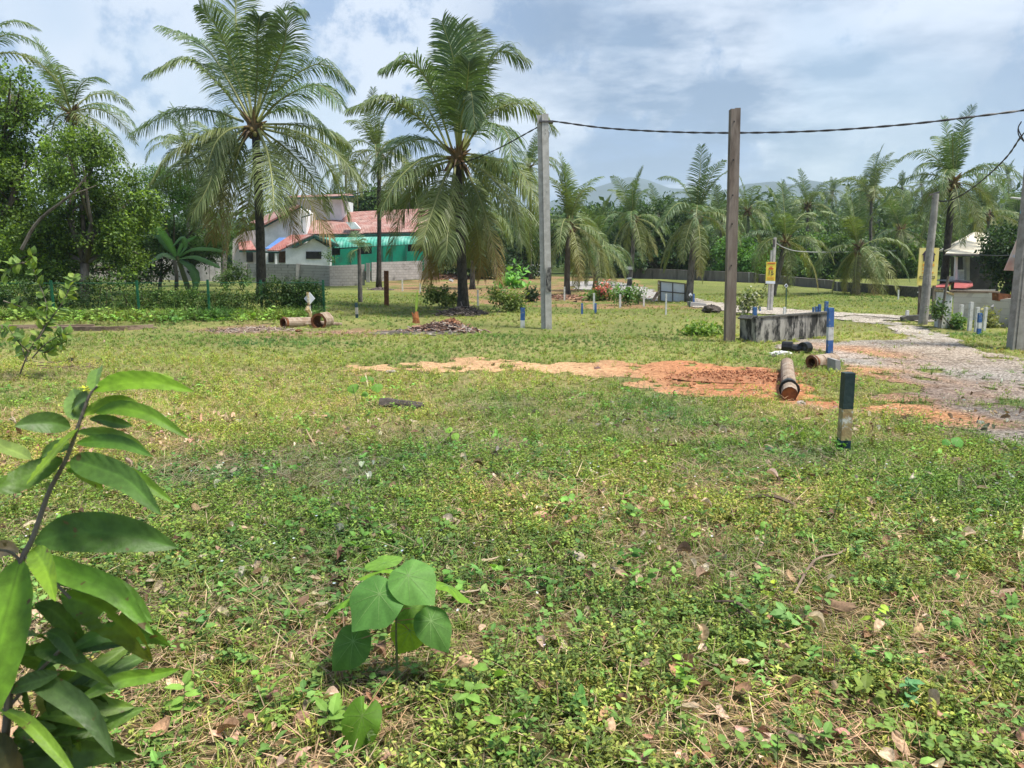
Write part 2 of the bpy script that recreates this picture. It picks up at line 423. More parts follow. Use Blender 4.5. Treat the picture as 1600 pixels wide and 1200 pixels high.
sheet('gravel_road', ROAD, onroad, .11, M['gravel'], roadcol, .012)
sheet('dirt_path', DIRT, lambda x, y: ondirt(x, y) & ~onroad(x, y), .07, M['dirt'], dirtcol, .010)
sheet('concrete_path', PATH, lambda x, y: rough_in(x, y, PATH, .4, .8, 3) & ~onroad(x, y), .25, M['gravel'], lambda x, y: np.tile(A([.46, .42, .37]), (len(x), 1)), .03)
sheet('grey_path', PATH2, lambda x, y: rough_in(x, y, PATH2, .4, .8, 3), .3, M['gravel'], lambda x, y: np.tile(A([.38, .37, .36]), (len(x), 1)), .03)

# ------------------------------------------------------------------ low plants
def inst(mb, T, pos, yaw, tilt, scale, colmul, mat=0):
    V, C, Fc = T
    N = len(pos); n = len(V)
    ta = rng.random(N)*2*PI
    cy, sy = np.cos(yaw), np.sin(yaw)
    v = V[None]*scale[:, None, None]
    x = v[..., 0]*cy[:, None]-v[..., 1]*sy[:, None]; y = v[..., 0]*sy[:, None]+v[..., 1]*cy[:, None]; z = v[..., 2].copy()
    z = z+(x*np.cos(ta)[:, None]+y*np.sin(ta)[:, None])*np.tan(tilt)[:, None]
    x = x-z*(np.sin(tilt)*np.cos(ta))[:, None]; y = y-z*(np.sin(tilt)*np.sin(ta))[:, None]
    out = np.stack([x, y, z], -1)+pos[:, None]
    col = np.clip(C[None]*colmul[:, None], 0, 1)
    base = mb.n
    mb.v.append(out.reshape(-1, 3)); mb.c.append(col.reshape(-1, 3))
    for f in Fc: mb.f.append(((f[None]+(np.arange(N)*n)[:, None, None]).reshape(-1, f.shape[1])+base, mat))
    mb.n += N*n

class TP:
    def __init__(s): s.v = []; s.c = []; s.t = []; s.q = []
    def leaf(s, p, d, up, L, W, col, fold=.25):          # small folded leaf
        p = A(p, dtype=float); d = nrm(d); sd = nrm(np.cross(d, up)); nn = np.cross(sd, d); i = len(s.v)
        c = A(col)
        s.v += [p, p+d*L*.25+sd*W*.85+nn*W*fold, p+d*L*.65+sd*W*.8+nn*W*(fold-.15), p+d*L-nn*L*.16, p+d*L*.65-sd*W*.8+nn*W*(fold-.15), p+d*L*.25-sd*W*.85+nn*W*fold, p+d*L*.5]
        s.c += [c*.85, c, c, c*1.05, c, c, c*1.12]
        s.t += [(i, i+1, i+6), (i+1, i+2, i+6), (i+2, i+3, i+6), (i+3, i+4, i+6), (i+4, i+5, i+6), (i+5, i, i+6)]
    def leaf2(s, p, d, up, L, W, col, fold=.25):
        p = A(p, dtype=float); d = nrm(d); sd = nrm(np.cross(d, up)); nn = np.cross(sd, d); i = len(s.v)
        c = A(col)
        s.v += [p, p+d*L*.5+sd*W+nn*W*fold, p+d*L-nn*L*.1, p+d*L*.5-sd*W+nn*W*fold]
        s.c += [c*.85, c, c*1.05, c]; s.t += [(i, i+1, i+2), (i, i+2, i+3)]
    def blade(s, p, d, L, W, bend, col):
        p = A(p, dtype=float); d = nrm(d); sd = nrm(np.cross(d, [0, 0, 1])+A([1e-3, 0, 0])); i = len(s.v); c = A(col)
        h = nrm(A([d[0], d[1], 0])+1e-6)
        m1 = p+d*L*.5; t = p+d*L*.85+h*L*bend-A([0, 0, L*bend*.7])
        s.v += [p-sd*W, p+sd*W, m1+sd*W*.85, m1-sd*W*.85, t]; s.c += [c*.7, c*.7, c, c, c*1.1]
        s.q += [(i, i+1, i+2, i+3)]; s.t += [(i+3, i+2, i+4)]
    def stick(s, a, b, w, col):
        a = A(a, dtype=float); b = A(b, dtype=float); sd = nrm(np.cross(b-a, [.3, .2, 1]))*w; i = len(s.v)
        up = nrm(np.cross(sd, b-a))*w
        s.v += [a-sd, a+sd, b+sd*.6, b-sd*.6, a+up, b+up*.6]; s.c += [A(col)]*6
        s.q += [(i, i+1, i+2, i+3), (i, i+4, i+5, i+3), (i+1, i+2, i+5, i+4)]
    def done(s):
        f = []
        if s.t: f.append(np.array(s.t))
        if s.q: f.append(np.array(s.q))
        return A(s.v), A(s.c), f

def rd(el_lo=10, el_hi=70):
    a = rng.random()*2*PI; e = math.radians(rng.uniform(el_lo, el_hi))
    return A([math.cos(a)*math.cos(e), math.sin(a)*math.cos(e), math.sin(e)])
GR = [A([.19, .27, .05]), A([.15, .235, .05]), A([.25, .32, .065]), A([.12, .19, .05]), A([.3, .35, .085]), A([.32, .29, .11])]
def t_sprig(full=True, nl=21, h=.09, L=.0195, seed=0):
    t = TP(); lean = rd(40, 85); base = GR[rng.integers(len(GR))]
    for b in range(3):
        d = nrm(lean+rd(0, 60)*.7); o = A([rng.normal()*.012, rng.normal()*.012, 0]); hh = h*rng.uniform(.6, 1.1)
        t.stick(o, o+d*hh, .0012, (.12, .13, .05))
        for k in range(nl//3):
            p = o+d*hh*(k+1)/(nl//3); dd = nrm(rd(-5, 40)); up = nrm(A([0, 0, 1])+rng.normal(size=3)*.3)
            (t.leaf if full else t.leaf2)(p, dd, up, L*rng.uniform(.7, 1.3), L*rng.uniform(.2, .3), base*rng.uniform(.75, 1.25))
    return t.done()
def t_broad():
    t = TP(); base = A([.12, .24, .055])*rng.uniform(.8, 1.2)
    h = rng.uniform(.05, .12)
    for k in range(rng.integers(4, 8)):
        d = rd(0, 35); top = A([rng.normal()*.01, rng.normal()*.01, h*rng.uniform(.4, 1)])
        t.stick((0, 0, 0), top+d*.01, .001, (.14, .16, .06))
        t.leaf(top+d*.01, d, nrm(A([0, 0, 1])+rng.normal(size=3)*.25), rng.uniform(.03, .055), rng.uniform(.011, .017), base*rng.uniform(.8, 1.3), .2)
    return t.done()
def t_tri():
    t = TP(); base = A([.12, .22, .05])*rng.uniform(.85, 1.3)
    for k in range(6):
        o = rd(0, 60)*rng.uniform(.01, .05); o[2] = abs(o[2])+.03; a = rng.random()*6.3
        t.stick((0, 0, 0), o, .0008, (.12, .15, .05))
        for j in range(3):
            an = a+j*2.1; t.leaf(o, (math.cos(an), math.sin(an), .15), (0, 0, 1), .02, .008, base, .15)
    return t.done()
def t_grass(n=14, L=.12, W=.0022, dry=.2):
    t = TP()
    for k in range(n):
        p = A([rng.normal()*.02, rng.normal()*.02, 0]); d = rd(25, 80)
        c = A([.34, .28, .13]) if rng.random() < dry else A([.17, .24, .055])*rng.uniform(.7, 1.35)
        t.blade(p, d, L*rng.uniform(.5, 1.2), W*rng.uniform(.7, 1.4), rng.uniform(.1, .5), c)
    return t.done()
def t_straw():
    t = TP()
    for k in range(6):
        p = A([rng.normal()*.05, rng.normal()*.05, .005+rng.random()*.02]); d = rd(-3, 12)
        t.blade(p, d, rng.uniform(.05, .16), .0016, .02, A([.42, .33, .2])*rng.uniform(.6, 1.15))
    return t.done()
def t_dead(L=.09):
    n, m = 7, 5; V = []; C = []; bend = rng.uniform(-1.2, 1.4); cup = rng.uniform(-1, 1.6); tw = rng.uniform(-.8, .8); c0 = A([(.38, .27, .18), (.28, .18, .11), (.48, .4, .3), (.2, .125, .08), (.42, .33, .22)][rng.integers(5)])
    W = L*rng.uniform(.2, .3)
    for i in range(n):
        s = i/(n-1); w = W*math.sin(PI*min(1, s*.93+.07))**.7
        for j in range(m):
            q = (j/(m-1)-.5)*2; a = tw*s
            y = q*w; z = cup*q*q*w*.8+rng.normal()*L*.02; x = L*(math.sin(bend*s)/bend if abs(bend) > .05 else s); zz = L*.35*bend*s*s
            V.append((x, y*math.cos(a)-z*math.sin(a), y*math.sin(a)+z*math.cos(a)+zz)); C.append(c0*rng.uniform(.8, 1.15)*(1.15 if j == m//2 else 1))
    V = A(V); V[:, 0] -= L/2; V[:, 2] -= V[:, 2].min()-.004
    return V, A(C), [gridfaces(m, n)]
def t_flower():
    t = TP(); p = A([rng.normal()*.01, rng.normal()*.01, rng.uniform(.05, .1)])
    t.stick((0, 0, 0), p, .0007, (.12, .15, .05))
    for k in range(5):
        a = k*1.257; t.leaf2(p, (math.cos(a), math.sin(a), .4), (0, 0, 1), .008, .003, (.75, .75, .78))
    return t.done()
def t_tall():
    t = TP(); lean = nrm(rd(60, 88)); h = rng.uniform(.15, .3); base = A([.11, .19, .05])*rng.uniform(.8, 1.3)
    t.stick((0, 0, 0), lean*h, .0014, (.1, .08, .045))
    for k in range(12):
        p = lean*h*(.25+.75*k/11); t.leaf(p, nrm(rd(-10, 45)), (0, 0, 1), rng.uniform(.02, .035), rng.uniform(.005, .009), base*rng.uniform(.8, 1.3))
    return t.done()
def t_vine():
    t = TP(); L = rng.uniform(.25, .5); a = rng.random()*.6-.3; base = A([.14, .25, .06])*rng.uniform(.8, 1.2); p = A([0, 0, .04]); d = A([1., 0, .1])
    for k in range(7):
        q = p+d*L/7; t.stick(p, q, .0016, (.2, .19, .1)); p = q; d = nrm(d+A([0, a, rng.uniform(-.2, .15)])*.6); p[2] = max(.02, p[2])
        for s in (-1, 1): t.leaf(p, (rng.uniform(-.2, .3), s, .3), nrm(A([0, 0, 1])+rng.normal(size=3)*.2), rng.uniform(.035, .05), rng.uniform(.014, .019), base*rng.uniform(.8, 1.25), .15)
    return t.done()

def scatter(y0, y1, dens, margin=1.25, keep=None, power=1.0):
    area = (y1**2-y0**2)/2*1.4*margin+(y1-y0)*1.5
    n = int(area*dens)
    # rejection in a trapezoid
    y = np.sqrt(rng.random(n)*(y1**2-y0**2)+y0**2)
    hw = .72*margin*y+.75
    x = (rng.random(n)*2-1)*hw
    k = np.ones(n, bool) if keep is None else keep(x, y)
    x, y = x[k], y[k]
    return np.stack([x, y, H(x, y)-.002], -1)
def bare(x, y, p=.02):
    b = onroad(x, y) | ondirt(x, y) | onpath(x, y)
    return ~b | (rng.random(np.shape(x)) < p+.16*sstep((fbm(np.asarray(x)*.9, np.asarray(y)*.9, 303, 3)-.52)/.16))
def patch(x, y, sc, seed, lo, hi, inv=False):
    f = fbm(x*sc, y*sc, seed, 3); p = sstep((f-lo)/(hi-lo))
    if inv: p = 1-p
    return rng.random(np.shape(x)) < p
BARE = lambda x, y: fbm(x*1.3, y*1.3, 77, 3)
def put(mb, temps, pos, s0, s1, tilt=.25, var=.22, tint=None):
    idx = rng.integers(len(temps), size=len(pos))
    tn = fbm(pos[:, 0]*.5, pos[:, 1]*.4, 101, 4)
    for i, T in enumerate(temps):
        p = pos[idx == i]; N = len(p)
        if not N: continue
        cm = 1+rng.normal(size=(N, 1))*var+rng.normal(size=(N, 3))*.05
        q = (tn[idx == i]-.5)[:, None]
        cm = cm*(1+q*A([2.0, 1.1, 1.0]))
        if tint is not None: cm = cm*A(tint)
        inst(mb, T, p, rng.random(N)*2*PI, np.abs(rng.normal(size=N))*tilt, rng.uniform(s0, s1, N), np.clip(cm, .35, 1.9))

sprigs = [t_sprig() for _ in range(12)]; sprigs_s = [t_sprig(False) for _ in range(8)]
broads = [t_broad() for _ in range(8)]; tris = [t_tri() for _ in range(5)]
grs = [t_grass() for _ in range(8)]; grs_d = [t_grass(14, .11, .0026, .27) for _ in range(8)]; grs_far = [t_grass(12, .15, .005, .25) for _ in range(6)]
straws = [t_straw() for _ in range(6)]; deads = [t_dead() for _ in range(14)]
talls = [t_tall() for _ in range(8)]; vines = [t_vine() for _ in range(7)]; flows = [t_flower() for _ in range(4)]

Q = 1.0
kp = lambda x, y: bare(x, y) & (rng.random(np.shape(x)) > .92*sstep((BARE(x, y)-.47)/.13)) & (rng.random(np.shape(x)) > .4*sstep((y-3)/5))
mb = MB()
put(mb, sprigs, scatter(1.2, 4.2, 780*Q, keep=kp), .7, 1.35)
put(mb, sprigs_s, scatter(4.2, 8, 330*Q, keep=kp), .9, 1.6, tint=(1.15, 1.2, 1))
put(mb, broads, scatter(1.2, 7, 50*Q, keep=lambda x, y: bare(x, y) & patch(x, y, .8, 5, .42, .65)), .5, 1.1)
put(mb, tris, scatter(1.2, 6, 70*Q, keep=lambda x, y: patch(x, y, .9, 15, .45, .6)), .6, 1.2)
put(mb, talls, scatter(1.3, 9, 16*Q, keep=lambda x, y: bare(x, y) & patch(x, y, .9, 35, .4, .6)), .5, 1.15, tint=(1.3, 1.2, 1.1))
put(mb, broads, scatter(1.3, 12, 16*Q, keep=lambda x, y: bare(x, y) & patch(x, y, 1.7, 36, .5, .62)), .8, 1.5, tint=(1.35, 1.25, 1))
put(mb, sprigs_s, scatter(8, 15, 60*Q, keep=kp), 1.1, 1.9, tint=(1.2, 1.25, 1))
tag(mb.build('low_weeds', M['cover']), 'low leafy weeds covering the near plot', 'weeds', kind='stuff')
mb = MB(); put(mb, vines, scatter(1.3, 6, 2.6), .8, 1.2, tilt=.1)
tag(mb.build('creeper', M['cover']), 'creeping vines with paired leaves running over the weeds', 'creeper', kind='stuff')
mb = MB()
put(mb, grs, scatter(1.2, 5, 190*Q, keep=lambda x, y: bare(x, y)), .6, 1.2, tint=(1.1, 1.05, 1))
put(mb, grs_d, scatter(4.5, 11, 190*Q, keep=lambda x, y: bare(x, y) & (rng.random(np.shape(x)) > .6*sstep((BARE(x+9, y)-.5)/.1))), .6, 1.2, tint=(1.2, 1.25, 1.05))
put(mb, grs_far, scatter(11, 20, 60*Q, keep=bare), .4, .95, tint=(1.25, 1.3, 1.1))
put(mb, grs_far, scatter(20, 42, 13*Q, margin=1.1, keep=lambda x, y: bare(x, y) & ~(onsoil(x, y) & (rng.random(x.shape) < .55))), .5, 1.1, tint=(1.2, 1.25, 1.05))
tag(mb.build('grass', M['cover']), 'short grass tufts across the open plot', 'grass', kind='stuff')
mb = MB()
up = A([0, 0, 1.])
put(mb, straws, scatter(1.2, 5, 110, keep=bare)+up*.02, .7, 1.5, tilt=.25, tint=(1.15, 1.15, 1.15))
put(mb, straws, scatter(1.2, 10, 260, keep=lambda x, y: bare(x, y) & (rng.random(np.shape(x)) < sstep((BARE(x, y)-.5)/.1)))+up*.01, .6, 1.4, tilt=.2, tint=(1.2, 1.15, 1.1))
put(mb, straws, scatter(5, 14, 45, keep=bare)+up*.02, .9, 2.0, tilt=.2, tint=(1.2, 1.15, 1.15))
put(mb, deads, scatter(1.2, 5, 85, keep=lambda x, y: patch(x, y, 1.3, 66, .42, .62) | (rng.random(np.shape(x)) < .55*sstep((BARE(x, y)-.48)/.1)))+up*.025, .25, 1.0, tilt=.35, tint=(1.1, 1.1, 1.08))
put(mb, deads, scatter(1.2, 9, 14)+up*.045, .4, 1.2, tilt=.4, tint=(1.2, 1.2, 1.2))
put(mb, deads, scatter(5, 12, 60, keep=lambda x, y: patch(x, y, .9, 67, .48, .64))+up*.02, .2, .6, tilt=.3, tint=(1.4, 1.4, 1.45))
put(mb, deads, scatter(4, 9, 26, keep=lambda x, y: patch(x, y, 1.4, 167, .5, .6))+up*.03, .15, .5, tilt=.3, tint=(.8, .8, .85))
put(mb, deads, scatter(9, 20, 2.2, keep=lambda x, y: patch(x, y, .5, 68, .4, .6)), .5, 1, tilt=.2, tint=(1.2, 1.2, 1.25))
put(mb, deads, scatter(8, 18, 8, keep=lambda x, y: ondirt(x, y) | onroad(x, y))+up*.01, .15, .55, tilt=.3, tint=(.8, .75, .7))
put(mb, straws, scatter(8, 18, 9, keep=lambda x, y: ondirt(x, y) | onroad(x, y))+up*.01, .6, 1.6, tilt=.1, tint=(.55, .5, .45))
put(mb, deads, scatter(5, 13, 7)+up*.03, .15, .5, tilt=.5, tint=(1.7, 1.75, 1.9))
tag(mb.build('leaf_litter', M['dry']), 'fallen brown dead leaves and straw among the weeds', 'leaf litter', kind='stuff')
mb = MB()
put(mb, flows, scatter(1.3, 6, 18, keep=lambda x, y: patch(x, y, .8, 88, .5, .65)), .8, 1.3, var=.05)
tag(mb.build('tiny_flowers', M['flower']), 'tiny white flowers dotted through the near weeds', 'flowers', kind='stuff')
# pebbles on road and dirt
mb = MB()
pv = []
for k in range(6):
    a = nrm(rng.normal(size=(6, 3)))*A([1, 1, .6])
    pv.append(a)
OC = np.array([(0, 2, 4), (2, 1, 4), (1, 3, 4), (3, 0, 4), (2, 0, 5), (1, 2, 5), (3, 1, 5), (0, 3, 5)])
O6 = A([(1, 0, 0), (-1, 0, 0), (0, 1, 0), (0, -1, 0), (0, 0, .6), (0, 0, -.6)])
temps = [((O6+rng.normal(size=(6, 3))*.2)*.02, np.tile(A([.4, .37, .34])*rng.uniform(.6, 1.3), (6, 1)), [OC]) for _ in range(8)]
put(mb, temps, scatter(9, 26, 22, keep=lambda x, y: onroad(x, y)), .4, 1.3)
put(mb, temps, scatter(8, 20, 14, keep=lambda x, y: ondirt(x, y)), .3, 1.0, tint=(1.1, .8, .6))
put(mb, temps, scatter(8, 20, 5, keep=lambda x, y: ondirt(x, y) & (x > 1.5)), 1.2, 3.6, tint=(.95, .5, .28))
put(mb, temps, scatter(8, 26, 1.2, keep=lambda x, y: onroad(x, y)), 1.2, 3.0)
tag(mb.build('pebbles', surf('pebble', (.8, .8, .8), (1.1, 1.1, 1.1), 9, vcol=True, bump=0)), 'loose pebbles and grit on the road and bare dirt', 'pebbles', kind='stuff')
# ------------------------------------------------------------------ palms
def frond(mb, path, L, col, nleaf=60, lw=.022, az=None, sag=1.0, brown=0.0, lmax=.21):
    path = A(path, dtype=float); n = len(path)
    T = nrm(np.gradient(path, axis=0))
    if az is None: az = path[-1]-path[0]
    az = A([az[0], az[1], 0.]); az = nrm(az+1e-6)
    S0 = np.cross(az, [0, 0, 1.]); S0 = nrm(S0+rng.normal(size=3)*.12)
    rr = L*.011*(1-np.linspace(0, .85, n))
    tube(mb, path, rr, 5, A([.3, .32, .12])*(.9+.2*rng.random()), cap=False)
    col = A(col)
    ts = np.linspace(.16, .995, nleaf)
    idx = ts*(n-1); i0 = np.minimum(idx.astype(int), n-2); fr = (idx-i0)[:, None]
    p = path[i0]*(1-fr)+path[i0+1]*fr; t = nrm(T[i0]*(1-fr)+T[i0+1]*fr)
    prof = np.interp(ts, [.16, .3, .5, .8, 1], [.55, .95, 1, .72, .35])*L*lmax
    for s in (-1, 1):
        S = nrm(np.cross(np.cross(t, S0*s), t))
        N = nrm(np.cross(t, S)*s); N = N*np.where(N[:, 2:3] < 0, -1, 1)
        fw = np.interp(ts, [0, .6, 1], [.35, .6, 1.3])[:, None]
        d = nrm(S*1.0+t*fw+N*.25+rng.normal(size=(nleaf, 3))*.09)
        ln = (prof*rng.uniform(.85, 1.1, nleaf))[:, None]
        g = A([0, 0, -1.])*(1-.68*np.clip(t[:, 2:3]*1.1, 0, 1))
        a = p; d1 = nrm(d+g*.18*sag); b = a+d1*ln*.45; d2 = nrm(d+g*(.75+.35*rng.random((nleaf, 1)))*sag); c = b+d2*ln*.35
        d3 = nrm(d+g*1.6*sag); e = c+d3*ln*.25
        w = nrm(t+rng.normal(size=(nleaf, 3))*.25)*lw
        V = np.stack([a-w*.7, a+w*.7, b+w, b-w, c+w*.75, c-w*.75, e], 1).reshape(-1, 3)
        k = np.arange(nleaf)[:, None]*7
        q = np.concatenate([k+A([[0, 1, 2, 3]]), k+A([[3, 2, 4, 5]])]).astype(np.int64); tr = (k+A([[5, 4, 6]])).astype(np.int64)
        cv = rng.uniform(.8, 1.2, (nleaf, 1))
        bc = A([.32, .2, .08])
        br = np.clip((ts[:, None]-.45)*2*brown, 0, 1)
        c0 = (col*cv)*(1-br)+bc*br
        tip = c0*.8+A([.3, .24, .09])*.2
        C = np.stack([c0*.9, c0*.9, c0, c0, c0, c0, tip], 1).reshape(-1, 3)
        base = mb.n; mb.v.append(V); mb.c.append(C); mb.n += len(V)
        mb.f.append((q+base, 0)); mb.f.append((tr+base, 0))

GCOL = [A([.105, .175, .065]), A([.125, .19, .065]), A([.15, .205, .07]), A([.095, .155, .065])]
def crown_mesh(nf=28, nleaf=52, L=1.0, seed=0, lw=.0065, up=82, low=-62, yellow=.3):
    mb = MB()
    for i in range(nf):
        k = i/(nf-1); el = math.radians(up+(low-up)*k**1.2+rng.normal()*13); az = i*2.399+rng.normal()*.2
        h = A([math.cos(az), math.sin(az), 0]); d = h*math.cos(el)+A([0, 0, math.sin(el)])
        l = L*rng.uniform(.88, 1.08); pts = [A([0, 0, 0.])]; dd = d.copy()
        dr = .05+.07*max(0, math.cos(el))+.02*rng.random()
        for j in range(13):
            pts.append(pts[-1]+dd*l/13); dd = nrm(dd+A([0, 0, -dr*(1.0+j*.11)]))
        c = GCOL[rng.integers(4)].copy()
        if k > .6: c = c*(1-yellow)+A([.24, .22, .06])*yellow
        frond(mb, pts, l, c, nleaf, lw, az=h, brown=(rng.random()*.8 if k > .85 else 0))
    heart(mb, A([0, 0, 0.]), L)
    return mb
def heart(mb, c, L):          # leaf sheaths, fibre and flower stalks
    for i in range(16):
        a = rng.random()*6.28; d = A([math.cos(a), math.sin(a), rng.uniform(.1, 1.6)])
        tube(mb, [c+A([0, 0, -.05*L]), c+d*.045*L, c+d*.11*L+A([0, 0, -.02*L])], [.03*L, .018*L, .003*L], 5, A([.2, .13, .06])*rng.uniform(.5, 1.5))
    for i in range(14):
        a = rng.random()*6.28; d = A([math.cos(a), math.sin(a), rng.uniform(-1.2, -.1)])
        tube(mb, [c, c+d*.07*L, c+d*.12*L+A([0, 0, -.05*L])], [.015*L, .01*L, .002*L], 4, A([.16, .1, .05])*rng.uniform(.5, 1.3))
def nut_mesh(L=1.0, n=18):
    mb = MB()
    for i in range(n):
        a = rng.random()*6.28; r = rng.uniform(.03, .065)*L; c = A([math.cos(a)*r, math.sin(a)*r, -rng.uniform(.03, .12)*L])
        th = np.linspace(0, PI, 6); V = []; R = .021*L
        for t in th:
            for k in range(7): V.append(c+A([math.sin(t)*math.cos(k*.9)*R, math.sin(t)*math.sin(k*.9)*R, math.cos(t)*R*1.25]))
        f = [(q*7+k, q*7+(k+1) % 7, q*7+7+(k+1) % 7, q*7+7+k) for q in range(5) for k in range(7)]
        mb.add(V, f, A([.8, .9, .5]) if rng.random() < .6 else A([.9, .6, .4]))
    return mb

CROWNS = []; NUTS = []
def get_crown(i):
    if not CROWNS:
        specs = [dict(nf=22, low=-50), dict(nf=19, low=-40, yellow=.4), dict(nf=23, low=-56, yellow=.5), dict(nf=17, low=-32, yellow=.2), dict(nf=20, low=-46, yellow=.35)]
        for s in specs:
            for _ in range(1): CROWNS.append(crown_mesh(**s))
        for _ in range(2): NUTS.append(nut_mesh())
    return CROWNS[i]
MESHC = {}
def palm(label, base, top, L, var=0, rz=0, tr=.17, bend=.3, mat='trunk', nuts=True, crownbm=None, root=False, group='coconut palms around the plot'):
    base = A(base, dtype=float); top = A(top, dtype=float)
    r = empty('coconut_palm', base, label, 'palm tree', group)
    h = top[2]-base[2]; t = np.linspace(0, 1, 14)[:, None]
    side = A([bend*math.cos(rz*3), bend*math.sin(rz*3), 0])
    pts = base*(1-t)+top*t+side*np.sin(PI*t)*.5*(1 if h > 3 else .4)
    pts[0, 2] -= .15
    rad = tr*np.interp(t[:, 0], [0, .06, .2, .94, 1], [1.55, 1.15, 1, .8, .55])
    m = MB(); tube(m, pts, rad, 10, wob=.12); m.build('trunk', M[mat], r, smooth=True)
    if crownbm is not None:
        crownbm.build('crown', M['frond'], r)
    else:
        get_crown(var)
        if ('c', var) not in MESHC:
            o = CROWNS[var].build('crown', M['frond'], loc=(0, 0, 0)); MESHC[('c', var)] = o.data
        else:
            o = bpy.data.objects.new('crown', MESHC[('c', var)]); COL.objects.link(o)
        o.parent = r; o.location = Vector(top-base); o.scale = (L, L, L); o.rotation_euler = (rng.normal()*.12, rng.normal()*.12, rz)
    if nuts:
        k = int(var) % 2; get_crown(0)
        if ('n', k) not in MESHC:
            o = NUTS[k].build('coconut_bunch', M['coconut'], loc=(0, 0, 0), smooth=True); MESHC[('n', k)] = o.data
        else:
            o = bpy.data.objects.new('coconut_bunch', MESHC[('n', k)]); COL.objects.link(o)
        o.parent = r; o.location = Vector(top-base); o.scale = (L, L, L); o.rotation_euler = (0, 0, rz)
    return r

def traced_crown(fr, Yc, L, lw=.024, nleaf=105, lowyellow=.3):
    mb = MB(); c0 = A(fr[0][0][0])
    m1 = Yc/F*1.015
    for i, (pl, sgn) in enumerate(fr):
        pts = [P(u, v, Yc) for u, v in pl]
        q = catmull(pts, 22)
        proj = np.sum(np.linalg.norm(np.diff(q, axis=0), axis=1))
        dep = math.sqrt(max(L*L-proj*proj, (.22*L)**2))
        dep = min(dep, .85*L)
        t = np.linspace(0, 1, 22); q[:, 1] += sgn*dep*(np.sin(t*PI/2)*.9+.1*t)
        # keep the outline as seen: rescale about the eye with depth
        o = A([0, 0, CAMZ]); k = (q[:, 1]/Yc)[:, None]; q[:, [0, 2]] = (q[:, [0, 2]]-o[[0, 2]])*k+o[[0, 2]]
        dv = pl[-1][1]-pl[0][1]
        c = GCOL[i % 4].copy()
        if dv > 60: c = c*(1-lowyellow)+A([.23, .225, .06])*lowyellow
        az = (q[-1]-q[0])
        LL = np.sum(np.linalg.norm(np.diff(q, axis=0), axis=1))
        frond(mb, q, min(LL, L*1.1), c, nleaf, lw, az=az, brown=(.9 if dv > 165 else 0), sag=1.15, lmax=.27)
    for i in range(1):
        u_, v_ = fr[0][0][0]; c_ = P(np.mean([f[0][0][0] for f in fr]), np.mean([f[0][0][1] for f in fr]), Yc)
        az = i*2.4+.5; el = math.radians(rng.uniform(5, 78)); h = A([math.cos(az), math.sin(az), 0]); dd = h*math.cos(el)+A([0, 0, math.sin(el)]); q = [c_]
        l = L*rng.uniform(.75, .92)
        for j in range(14): q.append(q[-1]+dd*l/14); dd = nrm(dd+A([0, 0, -(.05+.09*math.cos(el))*(1+j*.1)]))
        frond(mb, q, l, GCOL[i % 4], nleaf-20, lw, az=h, sag=1.15, lmax=.27)
    u0 = np.mean([f[0][0][0] for f in fr]); v0 = np.mean([f[0][0][1] for f in fr]); heart(mb, P(u0, v0+6, Yc), L)
    return mb

F1 = [([(390, 188), (350, 115), (315, 68), (256, 42)], 1), ([(392, 185), (362, 95), (338, 42), (312, 8)], -1), ([(395, 185), (375, 80), (368, 20), (374, -40)], 1),
      ([(397, 188), (402, 110), (402, 55), (406, 26)], -1), ([(398, 185), (420, 90), (440, 22), (470, 15)], 1), ([(400, 185), (428, 112), (445, 65), (447, 24)], -1),
      ([(388, 190), (340, 130), (290, 93), (230, 116)], -1), ([(402, 190), (440, 135), (500, 100), (548, 134)], 1), ([(404, 192), (440, 155), (495, 132), (532, 162)], -1),
      ([(380, 190), (330, 173), (270, 175), (207, 208)], 1), ([(380, 198), (330, 207), (270, 240), (235, 285)], -1), ([(388, 198), (355, 205), (330, 240), (312, 335)], -1),
      ([(392, 200), (372, 240), (358, 300), (352, 390)], -1), ([(403, 200), (418, 240), (426, 290), (428, 330)], -1), ([(410, 194), (460, 195), (510, 207), (545, 228)], 1),
      ([(412, 197), (460, 205), (520, 235), (568, 285)], -1), ([(410, 205), (450, 235), (490, 280), (515, 330)], 1), ([(408, 205), (440, 245), (480, 310), (517, 372)], -1),
      ([(400, 205), (396, 260), (388, 320), (376, 385)], 1), ([(386, 200), (350, 250), (320, 300), (300, 352)], 1), ([(384, 200), (340, 225), (295, 255), (243, 292)], 1),
      ([(404, 205), (425, 260), (448, 320), (462, 372)], 1), ([(394, 192), (372, 150), (352, 115), (340, 100)], 1), ([(408, 200), (470, 220), (520, 270), (545, 340)], 1),
      ([(383, 200), (345, 235), (326, 290), (300, 335)], -1), ([(395, 202), (362, 250), (342, 320), (330, 375)], 1), ([(394, 190), (385, 120), (372, 70), (352, 55)], 1),
      ([(400, 190), (412, 130), (425, 80), (432, 60)], 1)]
